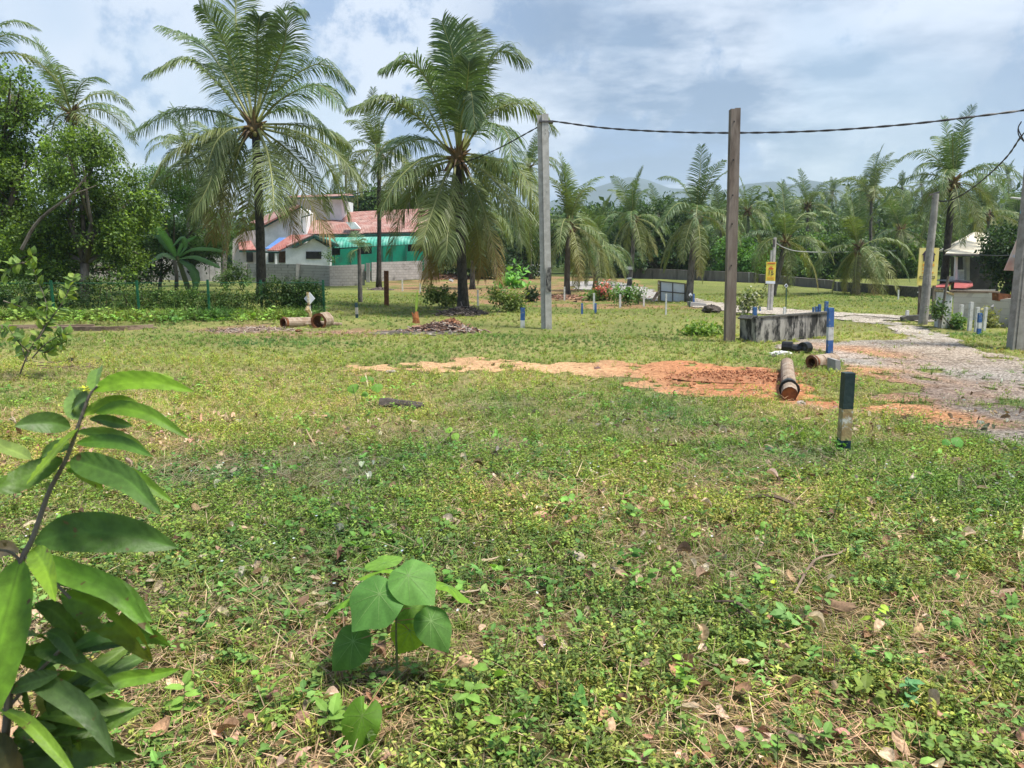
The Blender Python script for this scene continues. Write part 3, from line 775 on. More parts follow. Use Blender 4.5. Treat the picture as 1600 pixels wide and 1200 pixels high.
F2 = [([(714, 235), (712, 150), (708, 90), (690, 33)], -1), ([(716, 235), (715, 140), (720, 80), (718, 38)], 1), ([(718, 235), (728, 140), (735, 90), (747, 52)], 1),
      ([(722, 235), (745, 140), (778, 82), (820, 92)], 1), ([(707, 235), (675, 140), (640, 95), (600, 106)], -1), ([(702, 235), (672, 175), (652, 155), (632, 166)], 1),
      ([(700, 235), (650, 180), (600, 155), (546, 170)], -1), ([(705, 240), (670, 219), (625, 225), (583, 268)], 1), ([(705, 245), (665, 247), (625, 277), (595, 327)], -1),
      ([(725, 235), (745, 175), (770, 150), (792, 174)], 1), ([(725, 235), (760, 180), (820, 162), (865, 200)], 1), ([(716, 230), (720, 165), (735, 142), (742, 200)], -1),
      ([(722, 235), (755, 195), (790, 205), (802, 262)], -1), ([(725, 245), (765, 247), (810, 265), (845, 322)], -1), ([(724, 248), (760, 255), (815, 285), (842, 342)], 1),
      ([(724, 250), (765, 275), (800, 320), (817, 382)], -1), ([(722, 255), (745, 300), (765, 360), (780, 440)], -1), ([(720, 255), (737, 320), (748, 380), (752, 432)], 1),
      ([(708, 250), (690, 290), (672, 340), (658, 385)], -1), ([(712, 255), (706, 310), (700, 360), (697, 402)], -1), ([(706, 250), (672, 265), (635, 315), (608, 395)], 1),
      ([(706, 252), (682, 310), (670, 370), (667, 445)], 1), ([(712, 255), (700, 330), (690, 390), (672, 432)], 1), ([(722, 255), (726, 330), (724, 385), (735, 405)], 1),
      ([(726, 248), (770, 300), (818, 340), (830, 402)], 1), ([(704, 245), (655, 262), (620, 295), (602, 335)], 1), ([(716, 235), (705, 170), (690, 120), (680, 110)], 1),
      ([(719, 235), (722, 180), (730, 130), (733, 95)], -1)]
b1 = G(409, 466); t1_ = P(398, 195, b1[1])
palm('tallest coconut palm, on the left in front of the white house', b1, t1_, 5.2, crownbm=traced_crown(F1, b1[1], 170*b1[1]/F*1.05, lw=.025), tr=.22, bend=.1, mat='trunkdark', var=0)
b2 = G(724, 486); t2_ = P(713, 238, b2[1])
palm('big coconut palm in the middle with mulch heaped round its foot', b2, t2_, 175*b2[1]/F, crownbm=traced_crown(F2, b2[1], 175*b2[1]/F*1.05, lw=.022), tr=.19, bend=.05, mat='trunkdark', var=1)

def palm_at(label, cu, cv, bu, bv, R, var, depth=None, **k):
    if depth is None: b = G(bu, bv)
    else: b = GY(bu, depth)
    t = P(cu, cv, b[1]); L = R*b[1]/F*1.05
    return palm(label, b, t, L, var, rz=rng.random()*6.28, tr=k.pop('tr', .16), **k)
palm_at('coconut palm rising behind the broad-leaved trees at far left', 112, 178, 108, 0, 112, 3, depth=46, mat='trunk')
palm_at('coconut palm cut by the left edge of the photo, fronds reaching in', -32, 95, -40, 0, 120, 1, depth=40)
palm_at('slim coconut palm in front of the green-walled shed', 592, 238, 592, 449, 82, 1, tr=.15, mat='trunkdark', bend=.05)
palm_at('small distant palm showing left of the tallest palm', 292, 232, 292, 0, 68, 3, depth=75)
palm_at('coconut palm half hidden behind the tallest palm', 340, 265, 350, 0, 85, 2, depth=52)
palm_at('distant palm whose crown shows just left of the concrete pole', 828, 262, 828, 0, 58, 3, depth=68)
palm_at('shorter palm standing behind the big middle palm', 742, 335, 738, 452, 85, 2)
palm_at('low bushy palm right of the concrete pole with fronds to the ground', 890, 352, 886, 462, 98, 2, bend=.1)
palm_at('low palm with drooping fronds beside the pink flowering bush', 932, 388, 930, 455, 76, 4, bend=.1)
palm_at('palm with white boards nailed to its pale trunk', 990, 342, 983, 447, 72, 4, tr=.15)
palm_at('curved-trunk palm standing beside the grey metal gate', 1088, 338, 1076, 472, 92, 0, tr=.16, bend=-.5)
palm_at('distant palm just right of the dark wooden pole', 1168, 330, 1170, 0, 58, 3, depth=75)
palm_at('leaning palm behind the pole with the yellow poster', 1228, 378, 1206, 462, 84, 1, bend=.4)
palm_at('distant palm above the leaning palm near the yellow poster', 1262, 322, 1262, 0, 58, 3, depth=82)
palm_at('low full-crowned palm with fronds touching the far lawn', 1342, 388, 1336, 460, 90, 2, tr=.2, bend=.1)
palm_at('tall yellowish palm on the skyline right of centre', 1362, 305, 1362, 0, 72, 1, depth=80)
palm_at('tallest palm on the right, rising beside the cream roofed house', 1490, 285, 1474, 458, 100, 0, tr=.2, mat='trunkdark', bend=.1)
palm_at('palm in the thicket left of the faded yellow board', 1408, 360, 1408, 0, 72, 4, depth=72)
palm_at('palm crown behind the cream roofed house', 1545, 335, 1548, 0, 72, 2, depth=85)
palm_at('hazy palm low behind the dark wooden pole', 1125, 352, 1125, 0, 60, 4, depth=88)
palm_at('far palm crown peeping above the dark round trees', 1030, 335, 1030, 0, 50, 3, depth=100)
palm_at('hazy palm by the right edge of the photo', 1592, 345, 1592, 0, 60, 4, depth=95)
palm_at('small hazy palm seen between the two biggest palms', 540, 265, 540, 0, 55, 4, depth=90)
palm_at('hazy palm over the far end of the red roof', 640, 285, 640, 0, 50, 3, depth=95)
# young palm in the lawn
r = empty('young_palm', G(563, 472), 'young palm with thin grey trunk and few twisted leaves on the lawn', 'palm tree')
o0 = G(563, 472); tp = P(561, 388, o0[1])
m = MB(); tube(m, [o0-A([0, 0, .1]), o0*.5+tp*.5, tp], [.11, .09, .08], 8, wob=.15); m.build('trunk', M['trunk'], r)
m = MB()
for pl in ([(561, 388), (556, 375), (549, 362)], [(561, 388), (566, 375), (574, 385)], [(561, 388), (552, 395), (551, 408)], [(562, 388), (572, 380), (578, 392)]):
    q = catmull([P(u, v, o0[1]) for u, v in pl], 12); q[:, 1] += np.linspace(0, rng.normal()*.5, 12); frond(m, q, 1.5, GCOL[0], 24, .016, lmax=.3)
m.build('crown', M['frond'], r)

# ------------------------------------------------------------------ broad-leaved trees
def leafcloud(mb, blobs, n, size, cols, shell=.55, flat=.0, sub=9, jit=.3, down=.3, clump=0):
    """blobs: (centre3, radii3). Leaves grouped in twigs."""
    if clump:
        nb = []
        for c, r in blobs:
            c = A(c); r = A(r)
            for _ in range(clump):
                d = nrm(rng.normal(size=3)); k = rng.uniform(.2, .42)
                nb.append((c+d*r*rng.uniform(.55, .92), r*k*A([1.2, 1.2, .8])))
        blobs = nb
    wts = A([b[1][0]*b[1][1]*b[1][2] for b in blobs])**.75; wts = wts/wts.sum()
    ntw = max(1, n//sub)
    bi = rng.choice(len(blobs), ntw, p=wts)
    C = A([b[0] for b in blobs], dtype=float)[bi]; R = A([b[1] for b in blobs], dtype=float)[bi]
    d = nrm(rng.normal(size=(ntw, 3))); rr = (shell+(1-shell)*rng.random((ntw, 1)))
    rr *= (1+.22*(fbm(d[:, 0]*2.2+bi, d[:, 2]*2.2+d[:, 1]*1.7, 9, 3)-.5)[:, None]*2)
    tw = C+d*R*rr
    out = nrm(d+rng.normal(size=(ntw, 3))*.5)
    bt = rng.uniform(.7, 1.35, (len(blobs), 1))[bi]; tcol = A(cols)[rng.integers(len(cols), size=ntw)]*rng.uniform(.75, 1.25, (ntw, 1))*bt
    k = sub
    p = np.repeat(tw, k, 0)+np.repeat(out, k, 0)*(rng.random((ntw*k, 1))-.3)*size*3+rng.normal(size=(ntw*k, 3))*size*jit*2
    dl = nrm(np.repeat(out, k, 0)*.7+rng.normal(size=(ntw*k, 3))*.8+A([0, 0, -down]))
    up = nrm(A([0, 0, 1.])+rng.normal(size=(ntw*k, 3))*.5+flat*0)
    sd = nrm(np.cross(dl, up)); nn = np.cross(sd, dl)
    L = size*rng.uniform(.7, 1.3, (ntw*k, 1)); W = L*.3
    V = np.stack([p, p+dl*L*.5+sd*W+nn*W*.3, p+dl*L, p+dl*L*.5-sd*W+nn*W*.3], 1).reshape(-1, 3)
    c = np.repeat(tcol, k, 0)*rng.uniform(.8, 1.2, (ntw*k, 1))
    Cc = np.repeat(c, 4, 0)
    i = np.arange(ntw*k)[:, None]*4
    f = np.concatenate([i+A([[0, 1, 2]]), i+A([[0, 2, 3]])]).astype(np.int64)
    mb.add(V, f, Cc)
def limbs(mb, base, blobs, r0, mat=0, n=None):
    base = A(base, dtype=float); cz = np.mean([b[0] for b in blobs], axis=0); fork = base*.6+A(cz)*.4
    fork[2] = base[2]+(cz[2]-base[2])*.45
    tube(mb, [base-A([0, 0, .2]), base*.5+fork*.5+rng.normal(size=3)*r0*.7, fork], [r0*1.3, r0, r0*.85], 9, wob=.15)
    for b in blobs[:n]:
        c = A(b[0], dtype=float); mid = fork*.5+c*.5+A([0, 0, .1*b[1][2]])+rng.normal(size=3)*r0*1.5
        tube(mb, [fork, mid, c], [r0*.6, r0*.4, r0*.12], 6)
        for k in range(4):
            e = c+nrm(rng.normal(size=3)+A([0, 0, .4]))*A(b[1])*.75
            tube(mb, [mid, c*.5+e*.5, e], [r0*.25, r0*.15, r0*.05], 5)
def tree_px(name, label, cat, Y, bu, bl, n, size, cols, r0=.15, group=None, bv=None, **k):
    """bl: blobs (u, v, ru, rv) in the crown's own plane at depth Y, given real depth radii"""
    base = GY(bu, Y) if bv is None else G(bu, bv)
    m1 = Y/F
    blobs = [(P(u, v, Y)+A([0, rng.normal()*ru*m1*.45, 0]), (ru*m1, ru*m1*.85, rv*m1)) for u, v, ru, rv in bl]
    r = empty(name, base, label, cat, group)
    m = MB(); limbs(m, base, blobs, r0); m.build('trunk', M['bark'], r, smooth=True)
    k.setdefault('clump', 16)
    m = MB(); leafcloud(m, blobs, n, size, cols, **k); m.build('crown', M['leaf'], r)
    return r
LG = [(.135, .22, .04), (.1, .17, .035), (.19, .29, .045), (.08, .14, .035)]
DG = [(.04, .085, .03), (.055, .1, .035), (.035, .07, .03)]
MG = [(.09, .17, .045), (.07, .13, .04), (.12, .2, .05)]
TG = 'broad-leaved trees around the plot'
tree_px('broadleaf_tree', 'tall bright green tree cut by the left edge behind the fence', 'tree', 31, -30, [(-20, 190, 85, 75), (20, 150, 60, 50), (-60, 280, 95, 80), (30, 300, 70, 80), (-20, 380, 90, 60), (10, 250, 60, 60)], 30000, .15, LG, .22, TG)
tree_px('broadleaf_tree', 'dense green tree left of the tallest palm, with a bare leaning branch', 'tree', 29, 130, [(150, 262, 58, 55), (100, 300, 60, 55), (175, 320, 50, 55), (120, 365, 80, 50), (190, 385, 38, 45), (60, 390, 60, 50), (120, 230, 30, 25)], 30000, .13, LG[:3]+DG[1:2], .18, TG)
tree_px('broadleaf_tree', 'dark tree low behind the wire fence at far left', 'tree', 34, 40, [(40, 420, 80, 40), (120, 410, 60, 40), (-40, 420, 70, 50), (190, 420, 40, 28)], 13000, .16, DG+LG[:1], .15, TG)
tree_px('feathery_tree', 'light feathery-leaved tree between the left trees and the tallest palm', 'tree', 42, 275, [(270, 320, 62, 50), (235, 360, 40, 45), (305, 350, 40, 50), (270, 290, 40, 25)], 26000, .1, [(.1, .2, .05), (.13, .24, .06)], .1, TG, down=.6)
tree_px('broadleaf_tree', 'dark bushy tree behind the banana plant', 'tree', 44, 250, [(250, 395, 60, 30), (310, 385, 50, 30), (220, 420, 40, 25)], 9000, .16, DG, .1, TG)
tree_px('broadleaf_tree', 'large dark flat-topped tree behind the far fence in the centre', 'tree', 72, 1030, [(1030, 345, 55, 35), (985, 375, 50, 35), (1060, 385, 55, 35), (1010, 410, 60, 25), (1090, 410, 45, 25), (955, 405, 40, 30)], 24000, .3, DG, .4, TG, shell=.35)
tree_px('broadleaf_tree', 'dark tree behind the middle palm trunk', 'tree', 68, 790, [(780, 400, 45, 35), (820, 410, 40, 30), (750, 410, 35, 28), (700, 395, 35, 30)], 11000, .3, DG, .3, TG)
tree_px('broadleaf_bush', 'bright green bush right behind the dark wooden pole', 'bush', 64, 1150, [(1155, 405, 38, 30), (1130, 425, 30, 20), (1185, 410, 30, 28)], 9000, .25, [(.1, .22, .05), (.08, .18, .04), (.13, .26, .05)], .15, TG)
tree_px('broadleaf_bush', 'bright bush between the yellow poster and the low palm', 'bush', 70, 1290, [(1270, 395, 40, 28), (1300, 405, 35, 25), (1260, 425, 40, 22), (1310, 385, 30, 18)], 10000, .28, MG, .15, TG)
tree_px('broadleaf_bush', 'green bush left of the faded yellow board', 'bush', 72, 1390, [(1395, 405, 35, 28), (1370, 420, 35, 25), (1420, 420, 25, 25)], 9000, .28, MG, .12, TG)
tree_px('broadleaf_bush', 'dark bush under the leaning palm near the yellow poster', 'bush', 76, 1230, [(1230, 425, 45, 22), (1190, 430, 30, 20), (1330, 430, 60, 18)], 9000, .3, DG, .12, TG)
tree_px('broadleaf_tree', 'dense dark tree over the block wall at the right', 'tree', 36, 1562, [(1566, 390, 30, 36), (1578, 425, 32, 34), (1600, 400, 40, 50), (1645, 410, 45, 60)], 15000, .17, DG, .2, TG)
tree_px('broadleaf_tree', 'far dark tree above the red roof', 'tree', 105, 580, [(565, 310, 38, 16), (600, 322, 42, 14), (530, 322, 35, 14), (660, 322, 50, 20)], 9000, .5, MG+DG, .3, TG)
tree_px('broadleaf_tree', 'far tree behind the palms left of the gate', 'tree', 88, 900, [(870, 370, 45, 30), (920, 350, 40, 25), (960, 340, 40, 20)], 9000, .4, MG+DG, .3, TG)
tree_px('broadleaf_tree', 'hazy tree filling the gap right of the dark wooden pole', 'tree', 92, 1180, [(1180, 380, 60, 28), (1240, 370, 50, 25), (1130, 385, 50, 25)], 10000, .4, MG+DG, .3, TG)
tree_px('broadleaf_tree', 'hazy tree behind the full-crowned low palm', 'tree', 92, 1360, [(1340, 375, 60, 28), (1410, 380, 50, 28), (1290, 375, 40, 22)], 10000, .4, MG+DG, .3, TG)
tree_px('broadleaf_tree', 'hazy tree behind the palms at the right edge', 'tree', 92, 1530, [(1520, 375, 60, 30), (1590, 365, 60, 35), (1470, 385, 50, 25), (1660, 360, 60, 45)], 12000, .4, MG+DG, .3, TG)
# bare leaning branch in the left tree
m = MB(); tube(m, catmull([P(34, 390, 27.2), P(60, 345, 27.2), (P(110, 305, 27.2)), P(135, 275, 27.4)], 12), np.linspace(.07, .03, 12), 6, wob=.2)
tube(m, catmull([P(112, 303, 27.2), P(130, 298, 27.2), P(150, 290, 27.2)], 6), .02, 5)
tag(m.build('bare_branch', M['bark'], loc=P(34, 390, 27.2)), 'pale bare branch leaning through the dark leaves at far left', 'branch')

# banana plant
b = G(300, 466); Yb = b[1]; r = empty('banana_plant', b, 'banana plant with long torn leaves behind the wire fence', 'banana plant')
m = MB(); tube(m, [b-A([0, 0, .1]), P(277, 400, Yb)], [.16, .1], 8); m.build('stem', M['stemgreen'], r)
def strap(mb, pl, Y, W, col, dz=0, torn=.25, nseg=18):
    q = catmull([P(u, v, Y) for u, v in pl], nseg); q[:, 1] += np.linspace(0, dz, nseg)
    T = nrm(np.gradient(q, axis=0)); S = nrm(np.cross(T, [0, -.55, .85]))
    w = W*np.sin(PI*np.linspace(.06, .97, nseg))**.55
    V = []; C = []; cc = A(col)
    for i in range(nseg):
        a = 1-torn*rng.random(); bb = 1-torn*rng.random()
        V += [q[i]-S[i]*w[i]*a-A([0, 0, w[i]*.35]), q[i], q[i]+S[i]*w[i]*bb-A([0, 0, w[i]*.25])]
        C += [cc*.9, cc*1.5, cc*rng.uniform(.9, 1.1)]
    mb.add(V, gridfaces(3, nseg), A(C))
for pl, W, c, dz in [([(276, 402), (262, 372), (246, 352), (229, 336)], .22, (.13, .3, .05), -.3), ([(276, 400), (255, 380), (238, 365), (218, 362)], .2, (.09, .2, .06), .8),
                     ([(277, 402), (300, 388), (330, 388), (352, 394)], .2, (.12, .26, .08), .3), ([(277, 404), (305, 400), (330, 408), (350, 418)], .2, (.12, .24, .08), -.5),
                     ([(278, 404), (300, 415), (311, 435), (310, 468)], .24, (.1, .2, .07), -.6), ([(275, 405), (258, 396), (248, 402), (238, 410)], .2, (.16, .27, .12), -.4),
                     ([(277, 400), (282, 380), (292, 372), (298, 368)], .18, (.11, .26, .05), .6), ([(277, 402), (290, 385), (286, 370), (272, 385)], .16, (.13, .27, .09), -.2)]:
    m = MB(); strap(m, pl, Yb, W, c, dz); m.build('leaf', M['bigleaf'], r)

# far wooded hill
mb = MB()
n = 1500
yy = rng.uniform(105, 420, n)**1.0; xx = rng.uniform(-.78, .82, n)*yy
zz = H(xx, yy)
R = rng.uniform(3, 5.5, n)
bl = [((x, y, z+r*1.1), (r, r, r*.9)) for x, y, z, r in zip(xx, yy, zz, R)]
leafcloud(mb, bl, 150000, 1.15, [(.065, .115, .04), (.05, .095, .035), (.09, .14, .045)], shell=.6, sub=8)
tag(mb.build('far_woodland', M['leaf']), 'hazy woodland covering the far hillside', 'woodland', kind='stuff')
for i, (u, v, Yd) in enumerate([(1225, 306, 190), (1300, 302, 210), (1410, 294, 200), (1440, 290, 220), (1575, 276, 230), (1350, 297, 230)]):
    palm_at(['leftmost hazy palm on the far hillside, above the leaning palm', 'hazy hillside palm left of the yellowish skyline palm', 'hazy hillside palm between the skyline palm and the grey pole top', 'hazy hillside palm just left of the tallest palm on the right', 'rightmost hazy hillside palm at the top of the ridge', 'hazy hillside palm directly behind the yellowish skyline palm'][i], u, v, u, 0, 24, i % 5, depth=Yd, nuts=False)

# mountains
def mountain(name, Y, prof, depth, seed, col):
    us = np.linspace(-250, 1850, 260); v = np.interp(us, [p[0] for p in prof], [p[1] for p in prof])
    v = v-(fbm(us/60, us*0, seed, 4)-.5)*7
    rows = []
    top = A([P(u, q, Y) for u, q in zip(us, v)])
    for t in np.linspace(0, 1, 10):
        r = top.copy(); r[:, 1] = Y-depth*(1-t); r[:, 2] = -2+(top[:, 2]+2)*(t**.8)*(1+(fbm(us/25, t*4+us*0, seed+3, 3)-.5)*.25*(t*(1-t))*4); rows.append(r)
    for t in (.5, 1):
        r = top.copy(); r[:, 1] = Y+depth*t; r[:, 2] = -2+(top[:, 2]+2)*(1-t); rows.append(r)
    V = np.concatenate(rows); m = MB(); m.add(V, gridfaces(len(us), len(rows)), col)
    tag(m.build(name, M['hillgreen'], smooth=True), kind='structure')
M['hillgreen'] = surf('forested_mountain', (.022, .042, .042), (.035, .06, .055), .01, bump=0)
mountain('mountain', 2900, [(-250, 350), (600, 335), (850, 318), (905, 301), (950, 285), (985, 275), (1010, 279), (1045, 293), (1100, 297), (1150, 300), (1400, 320), (1850, 340)], 700, 4, (1, 1, 1))
mountain('mountain_ridge', 2300, [(-250, 360), (850, 345), (1080, 315), (1120, 300), (1160, 288), (1205, 281), (1240, 287), (1262, 281), (1300, 288), (1400, 296), (1600, 300), (1850, 310)], 500, 14, (1, 1, 1))
# ------------------------------------------------------------------ white house with red roofs
YH = 66.0
def Z4(x, y): return (350+x/4.571, 270+y/4.571)          # reading grid of the house
hb = GY(500, YH)
house = empty('white_house', hb, 'white house with faded red roofs and a blue roof sheet behind the block wall', 'house')
def hprism(name, pts, Y, t, mat, parent=None):
    m = MB(); prism(m, [Z4(*p) for p in pts], Y, t); return m.build(name, mat, parent or house)
def hslab(name, pts, t, mat, parent=None):
    m = MB(); slab(m, [P(*Z4(x, y), Y) for x, y, Y in pts], t); return m.build(name, mat, parent or house)
GB = 800
w1 = hprism('gable_wall', [(285, GB), (285, 380), (540, 250), (585, 285), (585, GB)], 66, 7, M['whitewall'])
hprism('lean_to_wall', [(60, GB), (60, 480), (150, 420), (284, 400), (284, GB)], 67, 5, M['pinkwall'])
hprism('upper_storey', [(455, 420), (455, 190), (840, 190), (840, 420)], 70, 5, M['whitewall'])
uw = hprism('window', [(462, 228), (462, 193), (484, 193), (484, 228)], 69.9, .12, M['dark'])
hslab('upper_roof', [(430, 186, 69.0), (930, 172, 69.0), (900, 158, 75), (470, 172, 75)], .12, M['redroof'])
hprism('roof_edge', [(430, 190), (430, 178), (930, 164), (930, 176)], 68.85, .12, M['greentrim'])
hslab('gable_roof', [(280, 378, 65.6), (548, 238, 65.6), (470, 236, 75), (190, 360, 75)], .12, M['redroof'])
m = MB(); bar(m, P(*Z4(276, 388), 65.5), P(*Z4(548, 242), 65.5), .18, .14); bar(m, P(*Z4(546, 240), 65.5), P(*Z4(610, 292), 65.5), .18, .14)
m.build('fascia', M['greentrim'], house)
hprism('roof_strip', [(285, 362), (450, 282), (530, 236), (552, 240), (285, 376)], 65.35, .06, M['redroofnew'])
m = MB(); q = [P(*Z4(x, y), 65.2) for x, y in ((632, 296), (556, 318), (556, 360), (560, 415), (572, 430))]; tube(m, q, .06, 6); m.build('downpipe', M['greentrim'], house)
hslab('main_roof', [(575, 445, 66.5), (1460, 428, 66.5), (1460, 262, 73), (840, 290, 73), (700, 345, 70), (575, 350, 68)], .12, M['redroof'])
hslab('side_roof', [(620, 440, 66.3), (1000, 437, 66.3), (935, 365, 69), (640, 372, 69)], .06, M['redroof'])
hprism('parapet', [(870, 352), (930, 352), (972, 398), (910, 402)], 66.2, .5, M['whitewall'])
hprism('roof_eave', [(640, 460), (640, 447), (1460, 428), (1460, 442)], 66.25, .16, M['greentrim'])
hprism('shed_wall', [(700, GB), (700, 462), (1450, 444), (1450, GB)], 66.6, 6, M['greyplaster'])
# green awning: arched sheet
m = MB(); V = []; n = 8
for i in range(n+1):
    t = i/n; a = t*PI/2; Yr = 66.4-1.9*math.sin(a)
    for x in np.linspace(700, 1450, 30):
        ytop = 462-(x-700)*.016; ybot = 540-(x-740)*.05
        V.append(P(*Z4(x, ytop+(ybot-ytop)*(1-math.cos(a))), Yr))
m.add(V, gridfaces(30, n+1)); m.build('awning', M['greenroof'], house, smooth=True)
gs = hprism('green_wall', [(745, 700), (745, 590), (830, 588), (830, 545), (975, 533), (975, 582), (1055, 578), (1055, 528), (1310, 515), (1310, 562), (1420, 556), (1430, 700)], 64.4, .1, M['greensheet'])
for x, y0, y1 in ((790, 585, 665), (905, 560, 660), (1130, 525, 650), (1300, 515, 630), (1200, 520, 640)): m = MB(); bar(m, P(*Z4(x, y0), 64.3), P(*Z4(x, y1), 64.3), .07); m.build('batten', M['greentrim'], gs)
for pts in ([(735, 592), (735, 535), (832, 532), (832, 590)], [(974, 584), (974, 528), (1056, 525), (1056, 580)], [(1309, 564), (1309, 510), (1422, 504), (1422, 558)]):
    hprism('window', pts, 64.7, .05, M['dark'])
# porch
hslab('blue_roof_sheet', [(292, 545, 63.2), (395, 545, 63.2), (455, 466, 65.6), (395, 466, 65.6)], .05, M['bluetarp'])
hslab('porch_roof', [(310, 558, 63.0), (395, 560, 63.0), (640, 447, 64.2), (480, 447, 65.9)], .1, M['redroofnew'])
hprism('porch_beam', [(290, 572), (290, 560), (395, 563), (395, 576)], 63.0, .1, M['greentrim'])
hprism('porch_wall', [(292, GB), (292, 572), (440, 572), (440, GB)], 64.6, .3, M['whitewall'])
hprism('window', [(316, 640), (316, 572), (354, 572), (354, 640)], 64.5, .12, M['dark'])
hprism('door', [(390, 642), (390, 560), (440, 560), (440, 642)], 64.45, .12, surf('brown_door', (.12, .07, .05), (.09, .05, .035), 4, bump=0))
ww = hprism('porch_room_wall', [(440, GB), (440, 540), (520, 538), (640, 470), (738, 530), (738, GB)], 62.8, 1.6, M['whitewall'])
hprism('window', [(585, 615), (585, 562), (694, 562), (694, 615)], 62.72, .1, M['dark'])
hslab('porch_room_roof', [(455, 530, 62.5), (638, 450, 62.5), (590, 446, 66), (430, 500, 66)], .1, M['redroof'])
hslab('porch_room_roof', [(638, 450, 62.5), (818, 522, 62.5), (790, 500, 66), (640, 448, 66)], .1, M['greentrim'])
m = MB(); bar(m, P(*Z4(488, 528), 62.4), P(*Z4(640, 458), 62.4), .2, .12); bar(m, P(*Z4(636, 456), 62.4), P(*Z4(818, 524), 62.4), .2, .12); m.build('fascia', M['greentrim'], house)
hslab('lean_to_roof', [(110, 556, 64.8), (232, 556, 64.8), (190, 484, 67.3), (100, 500, 67.3)], .1, M['redroofnew'])
hprism('lean_to_beam', [(108, 568), (108, 556), (232, 556), (232, 568)], 64.75, .1, M['greentrim'])
hprism('window', [(160, 636), (160, 568), (205, 568), (205, 636)], 66.9, .1, M['dark'])
m = MB()
for x in (290, 372): bar(m, P(*Z4(x, 575), 63.1), P(*Z4(x, 680), 63.1), .14)
m.build('porch_post', M['whitewall'], house)

# block wall round the house, three runs
def wall_run(m, a, b, t=.16, cap=True):
    (u0, v0t, v0b, Y0), (u1, v1t, v1b, Y1) = a, b
    A0, A1 = P(u0, v0t, Y0), P(u1, v1t, Y1); B0, B1 = P(u0, v0b, Y0), P(u1, v1b, Y1)
    B0[2] -= .3; B1[2] -= .3
    slab(m, [B0, B1, A1, A0], -t)
def blockwall(name, label, runs, mat, cat='wall'):
    p = runs[0][0]; loc = P(p[0], p[2], p[3])
    m = MB()
    for a, b in zip(runs[:-1], runs[1:]) if isinstance(runs[0][0], (int, float)) else runs: wall_run(m, a, b)
    return m, loc
def mkwall(label, pts, mat, piers=()):
    loc = P(pts[0][0], pts[0][2], pts[0][3]); r = empty('block_wall', loc, label, 'wall')
    for a, b in zip(pts[:-1], pts[1:]):
        m = MB(); wall_run(m, a, b); m.build('wall_panel', mat, r)
    for u, v0, v1, Yp in piers:
        m = MB(); a = P(u, v0, Yp-.12); bb = P(u, v1, Yp-.12); bar(m, a, bb, .26, .22); m.build('pier', M['greyplaster'], r)
    return r
def yv(v): return G(800, v)[1]
mkwall('grey cement block wall in front of the white house', [(383, 412.2, 434, 58.5), (466, 412.8, 439, 55.2), (514, 415.5, 445, 52.2)], M['block'], [(383, 411, 435, 58.5), (466, 412, 440, 55.2)])
mkwall('grey block wall in front of the green sheeting, stepping back to the right', [(515, 415.5, 445, 52.2), (570, 413, 441, 53.6)], M['block'], [(575, 411, 441, 53.6)])
mkwall('lower grey block wall behind the slim palm', [(581, 410, 434, 58.5), (660, 407.5, 430, 61)], M['block'], [])

# ------------------------------------------------------------------ green wire fence with vines
YF = G(328, 497)[1]
fr = empty('wire_fence', GY(200, YF), 'green wire fence with thin posts in the weeds at left', 'fence')
for u in (-140, -30, 85, 218, 328, 410, 507):
    b = GY(u, YF+(0 if u < 400 else .6)); m = MB(); hh = 1.28
    bar(m, b-A([0, 0, .1]), b+A([0, 0, hh]), .065); m.build('fence_post', M['greenpost'], fr)
m = MB(); a = GY(-140, YF); b = GY(507, YF+.4)
z = 1.2; tube(m, [a+A([0, 0, z]), a*.5+b*.5+A([0, 0, z-.01]), b+A([0, 0, z])], .011, 5)
m.build('top_rail', M['greenpost'], fr)
m = MB(); L = b-a; n = 170          # diamond mesh wires
for i in range(n):
    p = a+L*i/n; q = a+L*min(1, (i+7)/n)
    tube(m, [p+A([0, 0, .03]), q+A([0, 0, 1.2])], .0017, 3, cap=False); tube(m, [q+A([0, 0, .03]), p+A([0, 0, 1.2])], .0017, 3, cap=False)
m.build('wire_mesh', M['greenpost'], fr)
def hedge(name, label, cat, u0, u1, Y0, h, dep, n, size, cols, lo=.0, **k):
    a, b = GY(u0, Y0), GY(u1, Y0); mb = MB(); bl = []
    m_ = max(3, int((b[0]-a[0])/(h*.55)))
    for i in range(m_):
        t = (i+.5)/m_; c = a*(1-t)+b*t; hh = h*rng.uniform(.85, 1.1)
        bl.append((c+A([rng.normal()*.1, rng.normal()*dep*.3, lo+hh*.52]), (h*.5, dep*.6, hh*.5)))
    leafcloud(mb, bl, n, size, cols, shell=.45, **k)
    for i in range(m_*2):
        t = rng.random(); c = a*(1-t)+b*t; tube(mb, [c, c+A([rng.normal()*.2, rng.normal()*.2, h*.8])], .012, 4, (.12, .09, .06))
    return tag(mb.build(name, M['leaf'], loc=a*.5+b*.5), label, cat)
hedge('vine_hedge', 'dark vine hedge growing over the right end of the wire fence', 'hedge', 418, 507, YF+.5, 1.25, .5, 11000, .075, [(.06, .12, .03), (.08, .16, .035), (.045, .09, .03)])
hedge('vine_thicket', 'yellow-green vines tangled on the wire fence below the banana plant', 'vines', 195, 400, YF+.35, 1.0, .5, 9000, .08, [(.1, .18, .04), (.14, .2, .05), (.07, .13, .03)])
hedge('shrub_thicket', 'shady shrubs crowding the wire fence under the left trees', 'shrubs', -160, 190, YF+1.2, 1.25, 1.0, 13000, .1, [(.06, .12, .03), (.09, .16, .04), (.05, .09, .03), (.14, .2, .05)])
